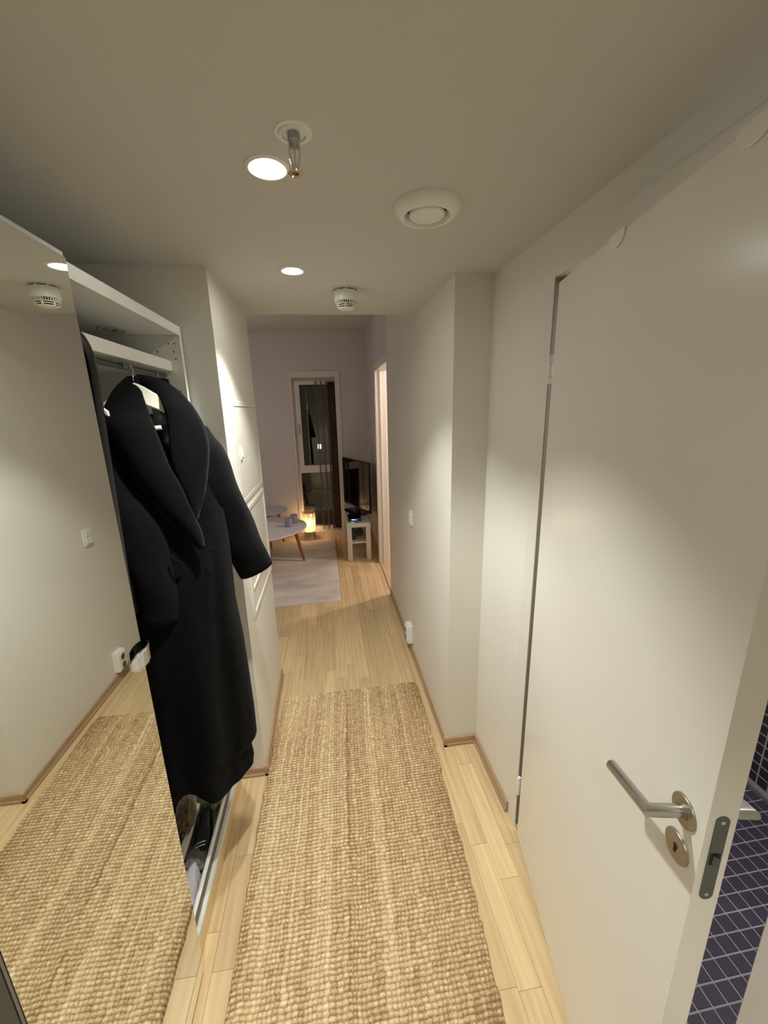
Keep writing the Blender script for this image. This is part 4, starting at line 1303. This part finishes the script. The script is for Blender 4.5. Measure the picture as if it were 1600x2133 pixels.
# lantern lamp on the floor
lx, ly = -0.300, 5.37
ln = thing('lantern_lamp', 'glowing wire lantern lamp standing on the floor by the window', 'lamp', (lx, ly, 0))
T = Matrix.Translation((lx, ly, 0))
Rl = 0.086
obj('glass', MB().lathe([(Rl - 0.006, 0.105), (Rl - 0.006, 0.372), (Rl - 0.0085, 0.372), (Rl - 0.0085, 0.105)], mtx=T, n=40, closed=True), M['lamp_shade'], ln)
for z, nm in ((0.378, 'top_ring'), (0.108, 'bottom_ring')):
    obj(nm, MB().tube([(lx + Rl * math.cos(a), ly + Rl * math.sin(a), z) for a in np.linspace(0, 2 * PI, 33)], 0.0035, 8, cap=False), M['wire'], ln)
for k in range(4):
    a = 2 * PI * k / 4 + 0.75
    obj('leg', MB().tube([(lx + Rl * math.cos(a), ly + Rl * math.sin(a), 0.378), (lx + Rl * math.cos(a), ly + Rl * math.sin(a), 0.11), (lx + Rl * 1.03 * math.cos(a), ly + Rl * 1.03 * math.sin(a), 0.0)], 0.0032, 8), M['wire'], ln)
obj('cage_ribs', MB().tube([(lx + Rl * math.cos(0.2), ly + Rl * math.sin(0.2), 0.376), (lx + Rl * math.cos(0.2), ly + Rl * math.sin(0.2), 0.11)], 0.0014, 6)
    .tube([(lx + Rl * math.cos(-1.6), ly + Rl * math.sin(-1.6), 0.376), (lx + Rl * math.cos(-1.6), ly + Rl * math.sin(-1.6), 0.11)], 0.0014, 6)
    .tube([(lx + Rl * math.cos(-1.05), ly + Rl * math.sin(-1.05), 0.376), (lx + Rl * math.cos(-1.05), ly + Rl * math.sin(-1.05), 0.11)], 0.0014, 6), M['wire'], ln)
obj('base_plate', MB().lathe([(0, 0.104), (Rl - 0.003, 0.104), (Rl - 0.003, 0.1095), (0, 0.1095)], mtx=T, n=36), M['oak'], ln)
bl = obj('bulb', MB().lathe([(0, 0.185), (0.012, 0.187), (0.024, 0.203), (0.029, 0.222), (0.024, 0.244), (0.013, 0.268), (0.012, 0.285), (0, 0.286)], mtx=T, n=24), M['thin_glass'], ln, label='clear glowing bulb')
obj('filament', MB().lathe([(0, 0.196), (0.009, 0.2), (0.012, 0.222), (0.006, 0.248), (0, 0.25)], mtx=T, n=16), M['bulb'], bl)
obj('socket', MB().tube([(lx, ly, 0.285), (lx, ly, 0.335)], 0.014, 16).tube([(lx, ly, 0.335), (lx, ly, 0.376)], 0.0022, 8)
    .tube([(lx - Rl, ly, 0.376), (lx + Rl, ly, 0.376)], 0.0022, 8), M['wire'], ln)
lp_ = lamp('lantern_bulb_light', 'POINT', (lx, ly, 0.222), 6.0, (1.0, 0.64, 0.32), 0.02)
lp_.parent = ln
lp_.matrix_parent_inverse = parent_world(ln).inverted()

# television bench with television
bn = thing('television_bench', 'white low bench with square legs under the television', 'bench', (0.31, 4.85, 0))
bx0, bx1, by0, by1 = 0.172, 0.443, 4.40, 5.34
obj('bench_top', bx(bx0, bx1, by0, by1, 0.400, 0.450), M['white'], bn, bevel=0.002)
obj('shelf', bx(bx0 + 0.052, bx1 - 0.052, by0 + 0.01, by1 - 0.01, 0.205, 0.222), M['white'], bn, bevel=0.001)
for lx_ in (bx0, bx1 - 0.053):
    for ly_ in (by0, by1 - 0.053):
        obj('leg', bx(lx_, lx_ + 0.053, ly_, ly_ + 0.053, 0.0, 0.400), M['white'], bn, bevel=0.002)
tv = thing('television', 'black flat television angled on the white bench', 'television', (0.32, 4.95, 0.45))
p_near, p_far = Vector((0.462, 4.56, 0)), Vector((0.192, 5.30, 0))
ex = (p_far - p_near).normalized()
ez = Vector((-ex.y, ex.x, 0))
ez = ez if ez.x < 0 else -ez
Lt = (p_far - p_near).length
TM = Matrix(((ex.x, ez.x, 0, p_near.x), (ex.y, ez.y, 0, p_near.y), (0, 0, 1, 0), (0, 0, 0, 1)))
shl = obj('shell', MB().box(0, Lt, -0.022, 0.0, 0.505, 1.112, TM), M['tvback'], tv, bevel=0.003)
obj('back_bulge', MB().add([(0.06, -0.022, 0.55), (Lt - 0.06, -0.022, 0.55), (Lt - 0.06, -0.022, 1.06), (0.06, -0.022, 1.06), (0.12, -0.065, 0.58), (Lt - 0.12, -0.065, 0.58), (Lt - 0.12, -0.065, 1.0), (0.12, -0.065, 1.0)],
                           [(0, 1, 2, 3), (7, 6, 5, 4), (0, 4, 5, 1), (1, 5, 6, 2), (2, 6, 7, 3), (3, 7, 4, 0)], TM), M['tvback'], shl)
obj('screen', MB().box(0.012, Lt - 0.012, 0.0, 0.0015, 0.530, 1.098, TM), M['screen'], tv)
obj('bezel', MB().box(0.002, Lt - 0.002, 0.0, 0.004, 0.507, 0.530, TM).box(0.002, 0.012, 0, 0.004, 0.53, 1.11, TM).box(Lt - 0.012, Lt - 0.002, 0, 0.004, 0.53, 1.11, TM).box(0.012, Lt - 0.012, 0, 0.004, 1.098, 1.11, TM), M['tvback'], tv, bevel=0.001)
obj('stand_neck', MB().box(Lt / 2 - 0.05, Lt / 2 + 0.05, -0.030, -0.012, 0.463, 0.52, TM), M['tvback'], tv)
el = [(Lt / 2 + 0.21 * math.copysign(abs(math.cos(a)) ** 0.6, math.cos(a)), 0.01 + 0.105 * math.copysign(abs(math.sin(a)) ** 0.6, math.sin(a))) for a in np.linspace(0, 2 * PI, 41)[:-1]]
obj('stand_base', MB().prism(el, 0.4505, 0.463, TM), M['screen'], tv, bevel=0.002)
bxm = thing('set_top_box', 'small black box with a blue light in front of the television', 'box', (0.27, 4.62, 0.4505))
obj('case', bx(0.195, 0.345, 4.475, 4.70, 0.4505, 0.488), M['screen'], bxm, bevel=0.006)
obj('led', MB().tube([(0.235, 4.4735, 0.473), (0.285, 4.4735, 0.473)], 0.0035, 8), M['led'], bxm, label='blue status light')
jg = obj('glass_jar', MB().lathe([(0, 0), (0.026, 0), (0.029, 0.006), (0.029, 0.042), (0.024, 0.048), (0.022, 0.048), (0.026, 0.041), (0.026, 0.007), (0, 0.004)], mtx=Matrix.Translation((0.288, 4.437, 0.4505)), n=28), M['jarglass'])
tag(jg, 'small clear glass jar on the front of the television bench', 'jar')
vbx = obj('violet_box', bx(0.176, 0.223, 4.50, 4.66, 0.2225, 0.38), M['purple'], None, bevel=0.003)
tag(vbx, 'dark violet box on the lower shelf of the television bench', 'box')
vbx.location.x = 0.05
gb = obj('grey_pouch', blob(0.33, 4.72, 0.262, 0.055, 0.12, 0.040, 0, 0.2, 3, 21, 36, 22, flat=0.2225), M['greycloth'])
tag(gb, 'grey pouch lying on the lower shelf of the television bench', 'pouch')
cb = thing('power_cables', 'pale cables tangled on the floor under the television bench', 'cable', (0.34, 4.75, 0))
for k in range(4):
    pts = []
    for t in np.linspace(0, 1, 30):
        pts.append((0.27 + 0.05 * k + 0.05 * math.sin(5 * t + k * 1.7), 4.50 + 0.12 * k + 0.42 * t * (1 - 0.1 * k), 0.006 + 0.02 * abs(math.sin(3 * t * PI + k)) * (k % 2)))
    obj('cable', MB().tube(pts, 0.0035, 6), M['cable'], cb)
ws = obj('wall_socket', bx(XT - 0.014, XT, 4.50, 4.58, 0.16, 0.24), M['plastic'], None, bevel=0.003)
tag(ws, 'white wall socket beside the television bench leg', 'socket')

# coffee table: rounded triangular top and splayed brown legs
def rtri(cx, cy, r, k, rot, n=72):
    out = []
    for i in range(n):
        a = 2 * PI * i / n
        rr_ = r * (1 + k * math.cos(3 * (a - rot)))
        out.append((cx + rr_ * math.cos(a), cy + rr_ * math.sin(a)))
    return out


tb = thing('coffee_table', 'white rounded coffee table with brown splayed legs on the pale rug', 'table', (-0.80, 4.50, 0.016))
obj('table_top', MB().prism(rtri(-0.795, 4.44, 0.50, 0.035, 0.25), 0.432, 0.452), M['tabletop'], tb, bevel=0.006)
for top, bot in (((-0.43, 4.50), (-0.338, 4.475)), ((-1.02, 4.78), (-1.10, 4.90)), ((-0.95, 4.14), (-1.0, 4.04))):
    obj('leg', MB().tube([(top[0], top[1], 0.432), (bot[0], bot[1], 0.0175)], [0.021, 0.013], 14), M['walnut'], tb)
tb2 = thing('side_table', 'taller pale round side table behind the coffee table', 'table', (-0.78, 5.12, 0.0))
obj('table_top', MB().prism([(-0.79 + 0.235 * math.cos(a), 5.15 + 0.235 * math.sin(a)) for a in np.linspace(0, 2 * PI, 61)[:-1]], 0.468, 0.490), M['tabletop'], tb2, bevel=0.006)
for a in (0.6, 2.7, 4.8):
    obj('leg', MB().tube([(-0.79 + 0.13 * math.cos(a), 5.15 + 0.13 * math.sin(a), 0.468), (-0.79 + 0.17 * math.cos(a), 5.15 + 0.17 * math.sin(a), 0.0175 if 5.15 + 0.17 * math.sin(a) < 5.28 else 0.0)], [0.018, 0.012], 12), M['walnut'], tb2)
for k, (cx, cy) in enumerate(((-0.475, 4.435), (-0.425, 4.575))):
    c = obj('candle_holder', MB().lathe([(0, 0), (0.040, 0), (0.0415, 0.003), (0.0415, 0.098), (0.037, 0.098), (0.036, 0.02), (0, 0.02)], mtx=Matrix.Translation((cx, cy, 0.4525)), n=32), M['frosted'])
    tag(c, ['grey blue candle holder nearest the viewer on the coffee table', 'grey blue candle holder behind the other on the coffee table'][k], 'candle holder', 'candle holders on the coffee table')
